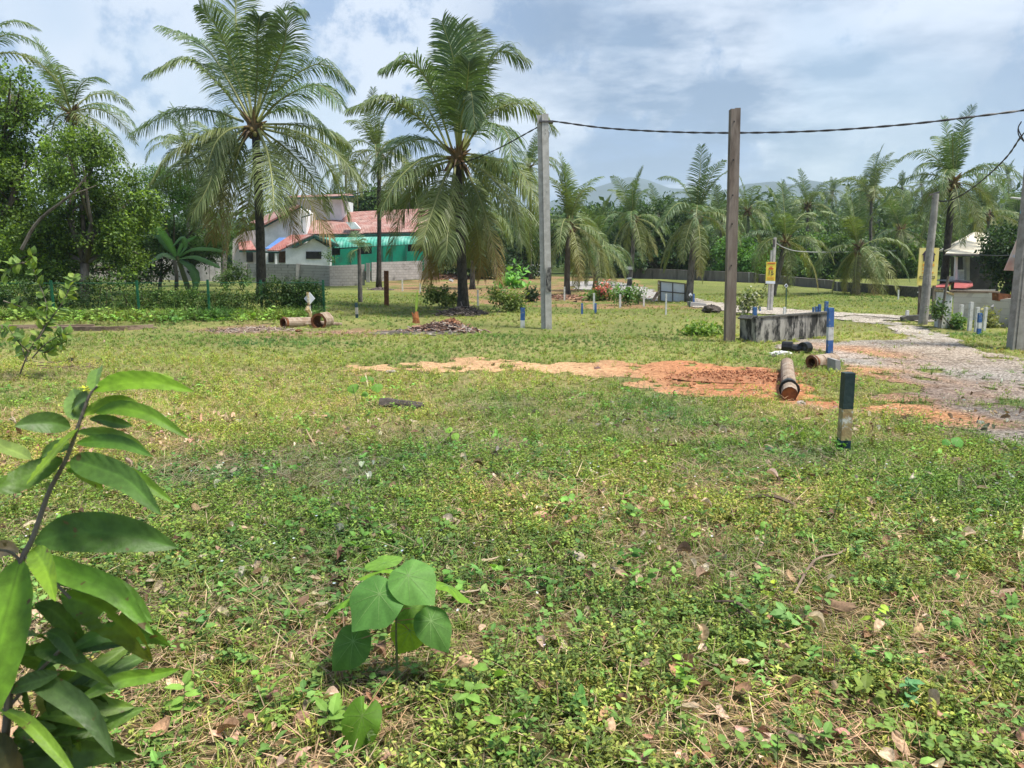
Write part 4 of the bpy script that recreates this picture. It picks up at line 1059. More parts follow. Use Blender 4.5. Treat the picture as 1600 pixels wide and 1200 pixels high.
# tall grass along the fence
mb = MB()
tg = [t_grass(16, .42, .006, .1) for _ in range(6)]
def strip(u0, u1, Y0, Y1, n):
    a, b = GY(u0, (Y0+Y1)/2), GY(u1, (Y0+Y1)/2)
    x = rng.uniform(a[0], b[0], n); y = rng.uniform(Y0, Y1, n); return np.stack([x, y, H(x, y)], -1)
put(mb, tg, strip(-180, 500, YF-.9, YF+.3, 1500), .7, 1.5, tint=(.85, 1, .9))
put(mb, tg, strip(-180, 300, YF+.3, YF+4, 700), .8, 1.6, tint=(.7, .85, .9))
tag(mb.build('tall_grass', M['cover']), 'taller unmown grass along the foot of the wire fence', 'grass', kind='stuff')
mb = MB(); bb = [t_broad() for _ in range(4)]
put(mb, bb, strip(-200, 520, YF-2.4, YF-.5, 420), 1.2, 3.6, tint=(1.5, 1.2, 1)); 
tag(mb.build('fence_weeds', M['cover']), 'bright yellow-green broad weeds in front of the wire fence', 'weeds', kind='stuff')

# ------------------------------------------------------------------ poles
def pole_box():
    b = G(854, 514); Yp = b[1]; t = P(848, 179, Yp)
    r = empty('concrete_pole', b, 'pale grooved concrete pole standing left of centre', 'utility pole')
    w = (862-844)/F*Yp
    m = MB(); ax = nrm(t-b); b0 = b-ax*.3
    R = 17.0/F*Yp
    # H section turned a little: narrow side face left, broad face right
    L = A([1, 0, 0]); 
    bar(m, b0+L*R*.19+A([0, -.03, 0]), t+L*R*.19+A([0, -.03, 0]), R*.58, .2)
    bar(m, b0-L*R*.30+A([0, .05, 0]), t-L*R*.30+A([0, .05, -.02]), R*.36, .17)
    bar(m, b0-L*R*.1+A([0, .08, 0]), t-L*R*.1+A([0, .08, 0]), R*.2, .1, mat=1)
    m.build('shaft', [M['conc'], M['concgrey']], r)
    m = MB()
    for v in (203, 209, 300, 420, 452): box(m, P(854.3 if v > 250 else 852, v, Yp-.135), (.02, .01, .02))
    m.build('bolt', M['steel'], r)
    m = MB(); box(m, P(857, 437, Yp-.14), (R*.5, .012, .7)); m.build('grime_patch', M['mould'], r)
    m = MB(); tube(m, catmull([P(854, 202, Yp), P(858, 207, Yp-.05), P(857.5, 214, Yp-.05), P(855, 220, Yp)], 10), .012, 5); m.build('wire_loop', M['cable'], r)
    m = MB(); box(m, P(853, 191, Yp-.02), (R*1.25, .26, .05)); m.build('clamp', M['steel'], r)
pole_box()
def round_pole(label, base, top, w0, w1, mat, name='utility_pole', n=12):
    r = empty(name, base, label, 'utility pole')
    m = MB(); t = np.linspace(0, 1, 12)[:, None]; b0 = A(base)-A([0, 0, .3])
    q = b0*(1-t)+A(top)*t; q[:, 0] += np.sin(t[:, 0]*9)*.006
    tube(m, q, np.linspace(w0/2, w1/2, 12), n, wob=.04); m.build('shaft', mat, r, smooth=False)
    return r
b = G(1140, 534); Y1 = b[1]
m = MB(); r = empty('wooden_pole', b, 'dark weathered square-edged pole with no wires fixed to it', 'utility pole')
t = P(1148, 171, Y1); ww_ = 15.5/F*Y1
bar(m, b-A([0, 0, .3])-A([ww_*.24, 0, 0]), t-A([ww_*.2, 0, 0]), ww_*.5, ww_*.8); bar(m, b-A([0, 0, .3])+A([ww_*.25, .02, 0]), t+A([ww_*.22, .02, .02]), ww_*.5, ww_*.9)
m.build('shaft', M['concdark'], r)
m = MB()
for v in (190, 250, 305, 350, 415): box(m, P(1147.5-(v-171)*.02, v, Y1-ww_*.46), (.025, .02, .035))
m.build('bolt_hole', M['dark'], r)
b = G(1441.5, 507); Y2 = b[1]; t = P(1462, 303, Y2)
rp = round_pole('leaning round grey pole in front of the faded yellow board', b, t, 14/F*Y2, 9/F*Y2, M['concgrey'])
m = MB(); bar(m, P(1452, 305, Y2), P(1468, 300, Y2), .04); tube(m, [P(1457, 311, Y2), P(1463, 309, Y2)], .05, 7); m.build('cross_bracket', M['steel'], rp)
b = G(1591, 546); Y3 = b[1]; t = P(1636, 120, Y3)
rp = empty('utility_pole', b, 'thick grey concrete pole cut by the right edge of the photo', 'utility pole')
m = MB(); w3 = 30/F*Y3; bar(m, b-A([0, 0, .3])+A([.02, 0, 0]), t, w3*.85, w3*.8); m.build('shaft', M['concgrey'], rp)
m = MB(); bar(m, b-A([0, 0, .3])-A([w3*.48, .05, 0]), t-A([w3*.42, .05, 0]), w3*.14, w3*.5); m.build('side_channel', M['concgrey'], rp)
# pole with the yellow poster (two slim posts)
b = G(1203, 486); Y4 = b[1]
rp = empty('utility_pole', b, 'slim twin-shaft concrete pole carrying the yellow poster', 'utility pole')
m = MB(); bar(m, P(1200.3, 489, Y4), P(1206.3, 391, Y4), .09, .1); bar(m, P(1204.6, 489, Y4-.02), P(1211, 371, Y4-.02), .09, .1); m.build('shaft', M['conc'], rp)
m = MB(); bar(m, P(1209.5, 374, Y4-.1), P(1209, 386, Y4-.1), .07); m.build('bracket', M['steel'], rp)
def board(pts, Y, t, mat, name, label, cat, loc):
    r = empty(name, P(*loc, Y), label, cat); m = MB(); prism(m, pts, Y, t); m.build('panel', mat, r); return r
Yp_ = Y4-.2
r = board([(1197.6, 409), (1212.9, 409.2), (1211, 443.5), (1196.3, 443)], Yp_, .03, M['signyellow'], 'yellow_poster', 'small yellow poster with dark figures and white foot on the twin-shaft pole', 'poster', (1204, 443))
def strips(r, name, lst, Y, mat):
    m = MB()
    for p in lst: prism(m, p, Y, .008)
    return m.build(name, mat, r)
q = lambda u0, v0, u1, v1: [(u0, v0), (u0, v1), (u1, v1), (u1, v0)]
def textobj(parent, s, u, v, Y, hpx, mat, wx=1.0, name='lettering'):
    cu = bpy.data.curves.new('txt', 'FONT'); cu.body = s; cu.size = 1; cu.extrude = .02; cu.align_x = 'CENTER'; cu.align_y = 'CENTER'
    o = bpy.data.objects.new('txt', cu); COL.objects.link(o)
    dg = bpy.context.evaluated_depsgraph_get(); me = bpy.data.meshes.new_from_object(o.evaluated_get(dg))
    bpy.data.objects.remove(o, do_unlink=True)
    hh = hpx/F*Y; co = A([x.co[:] for x in me.vertices]); co = co*A([hh*wx*1.4, hh*1.4, .2])
    p = P(u, v, Y); V = np.stack([co[:, 0], -co[:, 2], co[:, 1]], -1)+p
    me.vertices.foreach_set('co', (V-ORG[parent.name]).astype(np.float32).ravel()); me.materials.clear(); me.materials.append(mat); me.update()
    o = bpy.data.objects.new(name, me); COL.objects.link(o); o.parent = parent; return o
strips(r, 'white_foot', [[(1196.45, 439), (1196.3, 443), (1211, 443.5), (1211.2, 439.3)]], Yp_-.012, M['signwhite'])
strips(r, 'red_heading', [q(1199.5, 410.6, 1211.8, 411.9), q(1203, 416.4, 1207, 417.6), q(1201, 419, 1208.5, 421)], Yp_-.012, M['signred'])
strips(r, 'small_print', [q(1199, 433, 1209.5, 434.2), q(1198.5, 436, 1210, 436.8)], Yp_-.012, M['signorange'])
textobj(r, '15', 1204.4, 426.8, Yp_-.012, 6.5, M['signblack'], 1.05, 'figures')
# faded yellow board behind the grey pole
Yb_ = Y2+1.6
r = board([(1437.5, 387.3), (1467.8, 387.3), (1463.3, 446), (1433.2, 446)], Yb_, .04, M['signpale'], 'yellow_board', 'big faded yellow board with dark arrow houses behind the leaning grey pole', 'sign board', (1448, 446))
def hs(u, v, s): return [(u, v), (u-s*5.2, v+s*7), (u-s*3, v+s*7), (u-s*3, v+s*17), (u+s*3, v+s*17), (u+s*3, v+s*7), (u+s*5.2, v+s*7)]
strips(r, 'arrow_mark', [hs(1446, 391.5, 1.0), hs(1457, 391.5, 1.0)], Yb_-.012, M['signblack'])
strips(r, 'faded_words', [q(1442, 412, 1460, 416), q(1441.5, 419, 1455, 422), q(1441, 425, 1459, 427)], Yb_-.012, M['signorange'])
strips(r, 'outline_box', [q(1437.3, 431.3, 1460.5, 432), q(1437.3, 434.8, 1460.5, 435.4), q(1437.2, 431.3, 1437.9, 435.4), q(1460, 431.3, 1460.6, 435.4)], Yb_-.012, M['signblack'])
m = MB()
for u in (1440, 1462): bar(m, P(u, 388, Yb_+.09), GY(u-4, Yb_+.09)-A([0, 0, .1]), .07)
m.build('board_leg', M['bark'], r)

# cables
def twisted(label, pts, n, rad, lay, name='overhead_cable', mat='cable'):
    q = catmull(pts, n); T = nrm(np.gradient(q, axis=0)); m = MB()
    d = np.concatenate([[0], np.cumsum(np.linalg.norm(np.diff(q, axis=0), axis=1))])
    for k in range(2):
        a = d/lay*2*PI+k*PI; s = nrm(np.cross(T, [0, 0, 1.])); u = np.cross(s, T)
        tube(m, q+(s*np.cos(a)[:, None]+u*np.sin(a)[:, None])*rad*.8, rad, 5)
    return tag(m.build(name, M[mat], loc=q[0]), label, 'cable')
YA = G(854, 514)[1]
twisted('thick twisted cable sagging from the grooved concrete pole to the right edge pole', [P(853, 190, YA), P(868, 190, YA-.1), P(950, 200.5, YA-.8), P(1060, 206.5, YA-1.7), P(1170, 207.5, YA-2.6), P(1290, 204, YA-3.4), P(1420, 194, YA-4.2), P(1540, 180, YA-4.8), P(1632, 168, Y3)], 420, .015, .8)
twisted('thin cable running down-left from the grooved concrete pole past the middle palm', [P(848, 197, YA), P(838, 200, YA+.3), P(770, 236, YA+3), P(700, 263, YA+7), P(620, 289, YA+13), P(540, 305, YA+21), P(505, 309.5, YA+26)], 200, .013, .9)
twisted('cable swooping from the right edge pole to the leaning grey pole', [P(1634, 178, Y3), P(1600, 208, Y3+.2), P(1575, 243, Y3+1.5), P(1545, 273, Y3+3), P(1515, 297, Y3+4.5), P(1490, 311, Y3+5.3), P(1472, 314.5, Y3+5.8), P(1459, 309, Y2)], 200, .013, .9)
m = MB(); tube(m, catmull([P(1210, 378, Y4-.1), P(1225, 387, Y4+2), P(1250, 393, Y4+6), P(1300, 394, Y4+12), P(1400, 392, Y4+16)], 40), .02, 5); tag(m.build('service_wire', M['greycable'], loc=P(1210, 378, Y4)), 'pale wire leading right from the top of the twin-shaft pole', 'cable')
m = MB()
for a in (0, .06): tube(m, catmull([P(1596, 190, Y3-.3), P(1591, 200, Y3-.3), P(1592+a*60, 212, Y3-.3), P(1601, 222, Y3-.3)], 12), .012, 5)
tag(m.build('spare_wire_coil', M['cable'], loc=P(1598, 200, Y3)), 'loose wire loops hanging at the right edge of the photo', 'wire')

# ------------------------------------------------------------------ posts
def painted_post(label, bu, bv, tu, tv, wpx, bands, group=None, name='marker_post', mats=None):
    b = G(bu, bv); Yp = b[1]; t = P(tu, tv, Yp); w = wpx/F*Yp
    r = empty(name, b, label, 'post', group)
    d = t-b
    ks = [0]+[k for k, _ in bands]
    for i, (k, mt) in enumerate(bands):
        a = b+d*ks[i]-(A([0, 0, .12]) if i == 0 else 0); e = b+d*k
        m = MB(); bar(m, a, e, w, w); m.build('shaft' if len(bands) == 1 else 'painted_band', M[mt], r)
    return r
painted_post('nearest stub post, dark paint top and bottom with yellowed bare middle', 1317, 713, 1325.5, 582, 16, [(.2, 'bluedark'), (.575, 'yellowed'), (1, 'darkpaint')])
painted_post('tall blue post with a white band at the right end of the mouldy wall', 1296, 552, 1298, 481, 8, [(.29, 'blue'), (.58, 'whitepaint'), (1, 'blue')])
BL = 'small blue posts'
for lab, bu, bv, tu, tv, w, bands in [
    ('blue stub post behind the left end of the mouldy wall', 1179, 500, 1179.5, 480, 5.5, [(1, 'blue')]),
    ('thin blue post just inside the wall, first of the four in a row', 1270.5, 497, 1271, 480, 2.6, [(1, 'blue')]),
    ('second blue post of the four in a row over the mouldy wall', 1275.3, 498, 1275.8, 479, 3.2, [(1, 'blue')]),
    ('third blue post of the four in a row over the mouldy wall', 1280, 498, 1280.8, 475.5, 3.6, [(1, 'blue')]),
    ('tallest blue post of the four in a row over the mouldy wall', 1290, 499, 1291.5, 471, 4.6, [(1, 'blue')]),
    ('blue post with dull white foot left of the grooved concrete pole', 816.5, 512, 817, 481, 7, [(.38, 'whitepaint'), (1, 'blue')]),
    ('dark blue stub post on the lawn right of the vine hedge', 558, 497, 556.5, 473, 4, [(.25, 'bluedark'), (.7, 'concgrey'), (1, 'bluedark')]),
    ('faint blue stake left of the two by the pink bush', 909.5, 491, 909.5, 474, 3, [(1, 'blue')]),
    ('faint blue stake beside the thin white stake near the pink bush', 930.5, 490, 930.5, 474, 3.2, [(1, 'blue')]),
    ('bluish stake right of the grey metal gate', 1084, 478, 1084, 459, 2.4, [(1, 'blue')]),
    ('thin blue stake in front of the far path by the twin-shaft pole', 1188, 487, 1187.5, 478, 2, [(1, 'blue')]),
    ('blue and white post in front of the right block wall', 1529.2, 522, 1531.5, 489, 5, [(.27, 'blue'), (.55, 'whitepaint'), (1, 'blue')]),
    ('dark blue post beside the whitewashed gate pillar', 1468.5, 513, 1470, 487, 4.5, [(.6, 'concgrey'), (1, 'bluedark')])]:
    painted_post(lab, bu, bv, tu, tv, w, bands, BL)
WS = 'thin white stakes'
for lab, bu, bv, tu, tv, w in [
    ('white fence post nearest the whitewashed gate pillar', 1499.5, 513, 1503, 476, 4.5), ('second white fence post right of the gate pillar', 1514.5, 517, 1518, 472, 4.8),
    ('white fence post touching the blue and white post', 1525, 519, 1528, 480, 4.5), ('rightmost white fence post before the broken wall end', 1537, 517, 1541, 480, 4),
    ('thin white stake in brown soil right of the middle palm', 746.8, 478, 746.5, 453, 2.6), ('white stake in brown soil left of the middle palm', 629, 455, 628.5, 437, 2),
    ('short white stake near the soil edge left of the middle palm', 656.5, 459, 656.5, 443, 2), ('white stake left of the pink flowering bush', 928.3, 484, 928, 458, 3),
    ('white stake under the green shrub left of the gate', 969, 481, 969, 460, 3), ('pale stake between the shrub and the gate', 1006, 479, 1006, 461, 2.6),
    ('tall thin white stake in the lawn before the gate', 1040.5, 492, 1041, 459, 2.3), ('pale stake behind the sapling by the big concrete pole', 882, 470, 882, 448, 2.4),
    ('white stake in front of the far dark wall at right', 1403.5, 468, 1404, 453, 1.8), ('short grey stake by the low dark kerb at right', 1417, 500, 1418, 485, 4),
    ('dark stump post at the far path before the mouldy wall', 1225.5, 492, 1226, 480, 3.4)]:
    painted_post(lab, bu, bv, tu, tv, w, [(1, 'whitepaint')], WS, 'stake')
painted_post('rust-brown cut palm trunk standing on the lawn like a post', 604, 478, 603.5, 423, 6.5, [(1, 'rust')], None, 'dead_palm_post')

# diamond signs
def diamond(label, bu, bv, cu, cv, rx, ry, post, mat='signwhite', wpx=2.2, mark=False):
    b = G(bu, bv); Yd = b[1]; r = empty('diamond_sign', b, label, 'sign')
    m = MB(); bar(m, b-A([0, 0, .1]), P(cu, cv+(ry if not mark else 0), Yd+.04), wpx/F*Yd, wpx/F*Yd*.6); m.build('stick', M[post], r)
    m = MB(); prism(m, [(cu, cv-ry), (cu-rx, cv), (cu, cv+ry), (cu+rx, cv)], Yd, .025); m.build('plate', M[mat], r)
    return r, Yd
r, Yd = diamond('white diamond sign nailed to a crooked pale stick behind the old pipes', 484.5, 505, 483.5, 466.5, 8.7, 10, 'whitepaint', wpx=3.4)
m = MB(); bar(m, P(480.3, 456.5, Yd-.03), P(482.6, 477, Yd-.03), .06); tube(m, [P(481, 478, Yd-.03), P(480, 484, Yd-.05), P(484, 489, Yd-.03), P(485.5, 500, Yd-.03)], [.05, .09, .07, .05], 6, wob=.3); m.build('crooked_batten', M['yellowed'], r)
r, Yd = diamond('small white diamond sign beside the gate post', 1077, 480, 1079, 461, 3, 3.6, 'greentrim', wpx=1.6); strips(r, 'green_mark', [q(1078, 461.5, 1080.4, 463.5)], Yd-.012, M['greentrim'])
r, Yd = diamond('small black and white diamond sign on a thin dark stick', 1228, 490, 1228.6, 446.5, 2.9, 3.6, 'greentrim', wpx=1.5); m = MB(); prism(m, [(1228.6, 444.6), (1227.1, 446.5), (1228.6, 448.4), (1230.1, 446.5)], Yd-.012, .008); m.build('dark_mark', M['signblack'], r)
r, Yd = diamond('small white diamond sign left of the leaning grey pole', 1437, 470, 1437.3, 456.8, 3.7, 3.7, 'greentrim', wpx=1.6); strips(r, 'dark_mark', [q(1436, 455.6, 1438.8, 458)], Yd-.012, M['greentrim'])

# ------------------------------------------------------------------ mouldy culvert wall
r = empty('retaining_wall', G(1182, 536), 'low concrete wall streaked with black mould beside the dark pole', 'wall')
def wallpanel(name, u0, t0, b0, u1, t1, b1, Y0, Y1, th, mat, par):
    m = MB(); slab(m, [P(u0, b0, Y0)-A([0, 0, .2]), P(u1, b1, Y1)-A([0, 0, .2]), P(u1, t1, Y1), P(u0, t0, Y0)], -th); return m.build(name, mat, par)
Ya = G(1181, 536)[1]; Yb2 = G(1293, 527)[1]; Yc = G(1156, 529)[1]
wallpanel('wall_panel', 1181, 497, 536, 1295, 488, 527, Ya, Yb2, .14, M['mould'], r)
wallpanel('side_panel', 1156, 495.5, 529, 1180.7, 497, 536, Yc, Ya, .14, M['mould'], r)
m = MB()
bar(m, P(1180, 496, Ya+.06), P(1296, 487.5, Yb2+.06), .04, .15); bar(m, P(1156, 495.2, Yc+.06), P(1181, 496.6, Ya+.06), .04, .13); m.build('coping', M['blackm'], r)
m = MB()
for u in (1182, 1215, 1236, 1258, 1276): 
    k = (u-1181)/114; Yk = Ya*(1-k)+Yb2*k; bar(m, P(u, 536-9*k, Yk-.01), P(u, 498.5-9*k, Yk-.01), .03, .03)
m.build('rib', M['mould'], r)
# little culvert head
b = G(1309, 584); r = empty('culvert_block', b, 'small grey concrete block at the drop beside the lying pipe', 'block')
m = MB(); prism(m, [(1305.5, 586), (1305.5, 562.5), (1313.5, 563.5), (1313.5, 588)], b[1], .35); m.build('block', M['greyplaster'], r)

# ------------------------------------------------------------------ pipes
def ringtube(mb, a, b, R, Ri, col=(1, 1, 1), mat=0, n=18, mat_in=1, rim=1):
    a = A(a, dtype=float); b = A(b, dtype=float); T = nrm(b-a); s = nrm(np.cross(T, [0, 0, 1.])); u = np.cross(s, T)
    an = np.arange(n)/n*2*PI; d = np.outer(np.cos(an), s)+np.outer(np.sin(an), u)
    jit = 1+.03*rng.normal(size=(n, 1))
    mb.add(np.concatenate([a+d*R*jit, b+d*R*jit]), np.array([(k, (k+1) % n, n+(k+1) % n, n+k) for k in range(n)]), col, mat)
    mb.add(np.concatenate([a+d*R*jit, a+d*Ri]), np.array([(k, (k+1) % n, n+(k+1) % n, n+k) for k in range(n)]), col, rim)
    mb.add(np.concatenate([b+d*R*jit, b+d*Ri]), np.array([(k, (k+1) % n, n+(k+1) % n, n+k) for k in range(n)]), col, rim)
    mb.add(np.concatenate([a+d*Ri, b+d*Ri]), np.array([(k, (k+1) % n, n+(k+1) % n, n+k) for k in range(n)]), col, mat_in)
PG = 'old drain pipes lying on the ground'
def pipe(label, a, b, R, wall=.8, collars=(), plug=None, rings=()):
    a = A(a, dtype=float); b = A(b, dtype=float); r = empty('old_pipe', (a[0], a[1], a[2]-R), label, 'pipe', PG)
    m = MB(); ringtube(m, a, b, R, R*wall); m.build('pipe_body', [M['pipe'], M['rust']], r)
    d = b-a; L = np.linalg.norm(d); d = d/L
    for k, rr, l, mt in collars:
        m = MB(); ringtube(m, a+d*L*k, a+d*(L*k+l), R*rr, R*.99, mat=0, mat_in=0, rim=0); m.build('collar', M[mt], r)
    if plug:
        m = MB(); tube(m, [a+d*.02, a+d*.04], [R*wall*.99]*2, 16); m.build('end_fill', M[plug], r)
    return r
# front pipe with black collar
pa = G(1233, 628); Rr = 12.2/F*pa[1]; pb = G(1231, 596); a = pa+A([0, 0, Rr*.95]); b = P(1228.5, 583, pb[1]+1.2); b[2] = float(H(b[0], b[1]))+Rr
pipe('dirty pipe with black collar and brown earth-plugged end on orange dirt', a, b, Rr, .86, [(.13, 1.32, .05, 'black'), (.17, 1.2, .1, 'black'), (.36, 1.04, .05, 'pipe'), (.58, 1.04, .05, 'pipe'), (.8, 1.04, .05, 'pipe')], 'rustbright')
pa = G(1267, 577); Rr = 10.8/F*pa[1]; a = pa+A([0, 0, Rr]); b = P(1303, 562, pa[1]+.45); 
pipe('dirty pipe lying sideways at the foot of the tall blue post', a, b, Rr, .62, [(.03, 1.08, .05, 'rust'), (.38, 1.04, .04, 'pipe'), (.66, 1.04, .04, 'pipe'), (.9, 1.04, .04, 'pipe')])
pa = G(442.5, 513); Rr = 8.3/F*pa[1]; a = pa+A([0, 0, Rr]); b = a+A([.62, .85, -.06])
pipe('rusty open pipe, left one of the pair near the white diamond sign', a, b, Rr, .72, [(.02, 1.08, .08, 'rust')])
pa = G(498, 512.5); Rr = 13.5/F*pa[1]; a = pa+A([0, 0, Rr*.72]); b = a+A([.1, .5, .0])
pipe('wide rusty hollow pipe ring right of the white diamond sign stick', a, b, Rr, .72, [])
m = MB(); q0 = G(455, 512); tube(m, [q0+A([0, .3, .06]), q0+A([.45, .4, .08]), q0+A([1.4, .5, .05])], [.09, .12, .05], 7, wob=.3); tag(m.build('fallen_log', M['pipe'], loc=q0), 'pale broken log lying between the two rusty pipes', 'log')
# black twin wheels
b0 = G(1243, 552); r = empty('black_drum_pair', b0, 'pair of black rubber drums on an axle beside the mouldy wall', 'drums')
def wheel(c, R, wdt, ax):
    m = MB(); ax = nrm(A(ax)); c = A(c)
    ringtube(m, c-ax*wdt/2, c+ax*wdt/2, R, R*.55, n=20, mat_in=0, rim=0); ringtube(m, c-ax*wdt*.62, c-ax*wdt*.4, R*.9, R*.3, n=20, mat_in=0, rim=0); return m.build('drum', M['black'], r)
Rw = 8.8/F*b0[1]
wheel(P(1231, 541.5, b0[1]+.15), Rw*.95, .2, (.9, -.45, 0)); wheel(P(1258, 543, b0[1]), Rw, .2, (-.8, -.6, 0)); wheel(P(1251, 544, b0[1]+.1), Rw*.75, .15, (.8, -.6, 0))
m = MB(); tube(m, [P(1233, 543, b0[1]+.12), P(1245, 546, b0[1]+.1), P(1256, 544, b0[1])], [.09, .11, .09], 8); m.build('axle', M['black'], r)
def lump(name, label, cat, c, s, mat, n=60, seed=0, squash=.5, rough=.35):
    m = MB(); th = np.linspace(0, PI, 9); V = []
    for i, t in enumerate(th):
        for k in range(14):
            a = k/14*2*PI; rr = 1+rough*(fbm(math.cos(a)*2+seed, math.sin(a)*2+i*.5, seed)-.5)*2
            V.append(A(c)+A([math.sin(t)*math.cos(a)*rr*s[0], math.sin(t)*math.sin(a)*rr*s[1], math.cos(t)*rr*s[2]]))
    f = [(q*14+k, q*14+(k+1) % 14, q*14+14+(k+1) % 14, q*14+14+k) for q in range(8) for k in range(14)]
    m.add(V, f); o = m.build(name, mat, loc=A(c)); 
    if label: tag(o, label, cat)
    return o
lump('white_rag', 'crumpled white rag on the grass by the black drums', 'rag', G(1221, 554)+A([0, 0, .02]), (.22, .12, .05), M['rag'], rough=.8)
lump('dark_clod', 'small dark clod beside the white rag', 'clod', G(1207, 558)+A([0, 0, .02]), (.08, .06, .04), M['deadwood'], seed=4)
lump('grey_stone', 'grey stone in the grass in front of the earth-plugged pipe', 'stone', G(1251, 634)+A([0, 0, .02]), (.07, .06, .05), M['stone'], seed=6)
lump('brown_rock', 'brown lump lying at the near edge of the rubbish by the rusty pipes', 'rock', G(467, 519)+A([0, 0, .03]), (.1, .07, .05), M['rust'], seed=8)
lump('dark_boulder', 'pair of dark lumps in the lawn left of the dark wooden pole', 'rocks', G(1112, 489)+A([0, 0, .1]), (.3, .2, .16), M['deadwood'], seed=9, rough=.9)
# dead stump log
c = G(627, 640); r = empty('charred_log', c, 'black charred log half sunk in the near grass', 'log')
m = MB(); q = [P(593, 631, c[1]), P(605, 631.5, c[1]), P(622, 634, c[1]), P(645, 635.5, c[1]-.03), P(661, 637, c[1]-.05)]
tube(m, q, [.065, .085, .08, .085, .07], 11, wob=.35); m.build('log_body', M['deadwood'], r)
m = MB(); tube(m, [P(613, 628, c[1]), P(613, 622, c[1])], [.02, .008], 5); tube(m, [P(620, 630, c[1]), P(621, 625, c[1])], [.02, .008], 5); m.build('broken_twig', M['deadwood'], r)

# heaps: debris mounds made of many pieces
def heap(name, label, c, sx, sy, sz, n, cols, mat, ln=(.1, .35), w=.02):
    m = MB()
    for i in range(n):
        x, y = rng.normal()*.42, rng.normal()*.42; z = math.exp(-(x*x+y*y)*2.2)
        p = A(c)+A([x*sx, y*sy, z*sz*rng.uniform(.5, 1)]); p[2] = max(p[2], float(H(p[0], p[1]))+.01)
        d = nrm(A([rng.normal(), rng.normal(), rng.normal()*.25]))*rng.uniform(*ln)
        col = A(cols[rng.integers(len(cols))])*rng.uniform(.7, 1.3)
        bar(m, p-d/2, p+d/2, w*rng.uniform(.5, 2.4), w*rng.uniform(.3, 1), col, hint=rng.normal(size=3))
    # solid earth core
    k = 12; a = np.arange(k)/k*2*PI; V = []
    for rr, zz in ((1, -.03), (.7, .35), (.35, .8), (.05, .95)): V += [A(c)+A([math.cos(t)*sx*.8*rr*rng.uniform(.85, 1.15), math.sin(t)*sy*.8*rr, zz*sz*.72]) for t in a]
    m.add(V, [(q*k+j, q*k+(j+1) % k, q*k+k+(j+1) % k, q*k+k+j) for q in range(3) for j in range(k)], A(cols[0])*.8)
    return tag(m.build(name, mat, loc=A(c)), label, 'heap')
M['heapm'] = surf('heap_bits', (.8, .8, .8), (1.15, 1.1, 1.1), 14, vcol=True, bump=.5)
c = G(690, 520); heap('debris_heap', 'low dark heap of rotten wood and bark with an orange top', c, 1.35, .8, .3, 500, [(.09, .06, .05), (.16, .1, .08), (.33, .2, .13), (.38, .33, .28)], M['heapm'])
heap('earth_heap', 'low lumpy mound of bare orange-red earth beside the plugged pipe', G(1168, 590), 1.6, .8, .1, 900, [(.4, .18, .085), (.44, .22, .11), (.33, .14, .07)], M['heapm'], (.012, .05), .016)
heap('orange_heap', 'small orange-brown mound of rotten bark on top of the dark heap', G(698, 516)+A([.1, .3, .12]), .42, .3, .2, 120, [(.3, .14, .07), (.36, .2, .12), (.2, .1, .06)], M['heapm'], (.08, .22))
c = G(620, 522); m = MB()
for i in range(26):
    p = c+A([rng.uniform(-.9, 1.0), rng.normal()*.15, .03]); bar(m, p, p+A([rng.uniform(.4, 1.2), rng.normal()*.1, rng.uniform(-.01, .05)]), .035, .02, A([.4, .35, .3])*rng.uniform(.5, 1.1))
tag(m.build('dry_sticks', M['heapm'], loc=c), 'long dry grey sticks lying left of the dark debris heap', 'sticks')
c = G(395, 517); heap('rubbish_heap', 'scattered brown rubbish and dry bark left of the rusty pipes', c, 1.5, .7, .1, 420, [(.27, .2, .15), (.36, .27, .21), (.18, .12, .09), (.42, .36, .3)], M['heapm'], (.06, .22), .014)
heap('dry_grass_heap', 'thin strip of reddish dry scraps in front of the rusty pipes', G(520, 521), 1.3, .25, .04, 160, [(.34, .19, .13), (.3, .22, .16)], M['heapm'], (.05, .14), .012)
c = G(722, 493); heap('mulch_ring', 'dark ring of dead fronds and roots heaped round the middle palm', c+A([0, .3, 0]), .95, .7, .3, 420, [(.07, .055, .045), (.14, .12, .1), (.22, .18, .15)], M['heapm'], (.15, .6))
c = G(594, 453); heap('mulch_ring', 'small grey ring of husks round the slim palm', c, .9, .7, .16, 160, [(.16, .13, .12), (.24, .2, .18)], M['heapm'], (.1, .3))
c = G(690, 436); heap('soil_bank', 'bank of red-brown soil and rubble behind the middle palm', c+A([0, 1, 0]), 4.6, 3.0, .55, 900, [(.2, .1, .06), (.26, .14, .09), (.3, .22, .17)], M['heapm'], (.1, .5), .06)
heap('rubble_patch', 'broken bricks and soil in front of the low palms at centre', G(880, 466), 4.0, 2.2, .12, 500, [(.24, .13, .08), (.3, .17, .11), (.2, .14, .1)], M['heapm'], (.08, .3), .05)
m = MB()
for u, v in ((700, 431), (692, 434), (711, 433), (745, 432), (724, 426), (705, 446), (762, 428)): 
    p = G(u, v)+A([0, 0, .35]); box(m, p, (.3, .2, .15), A([.8, .8, .8])*rng.uniform(.6, 1), rz=rng.random()*3, rx=rng.normal()*.4)
tag(m.build('rubble', M['heapm'], loc=G(705, 440)), 'pale rubble pieces on the red-brown soil bank', 'rubble')
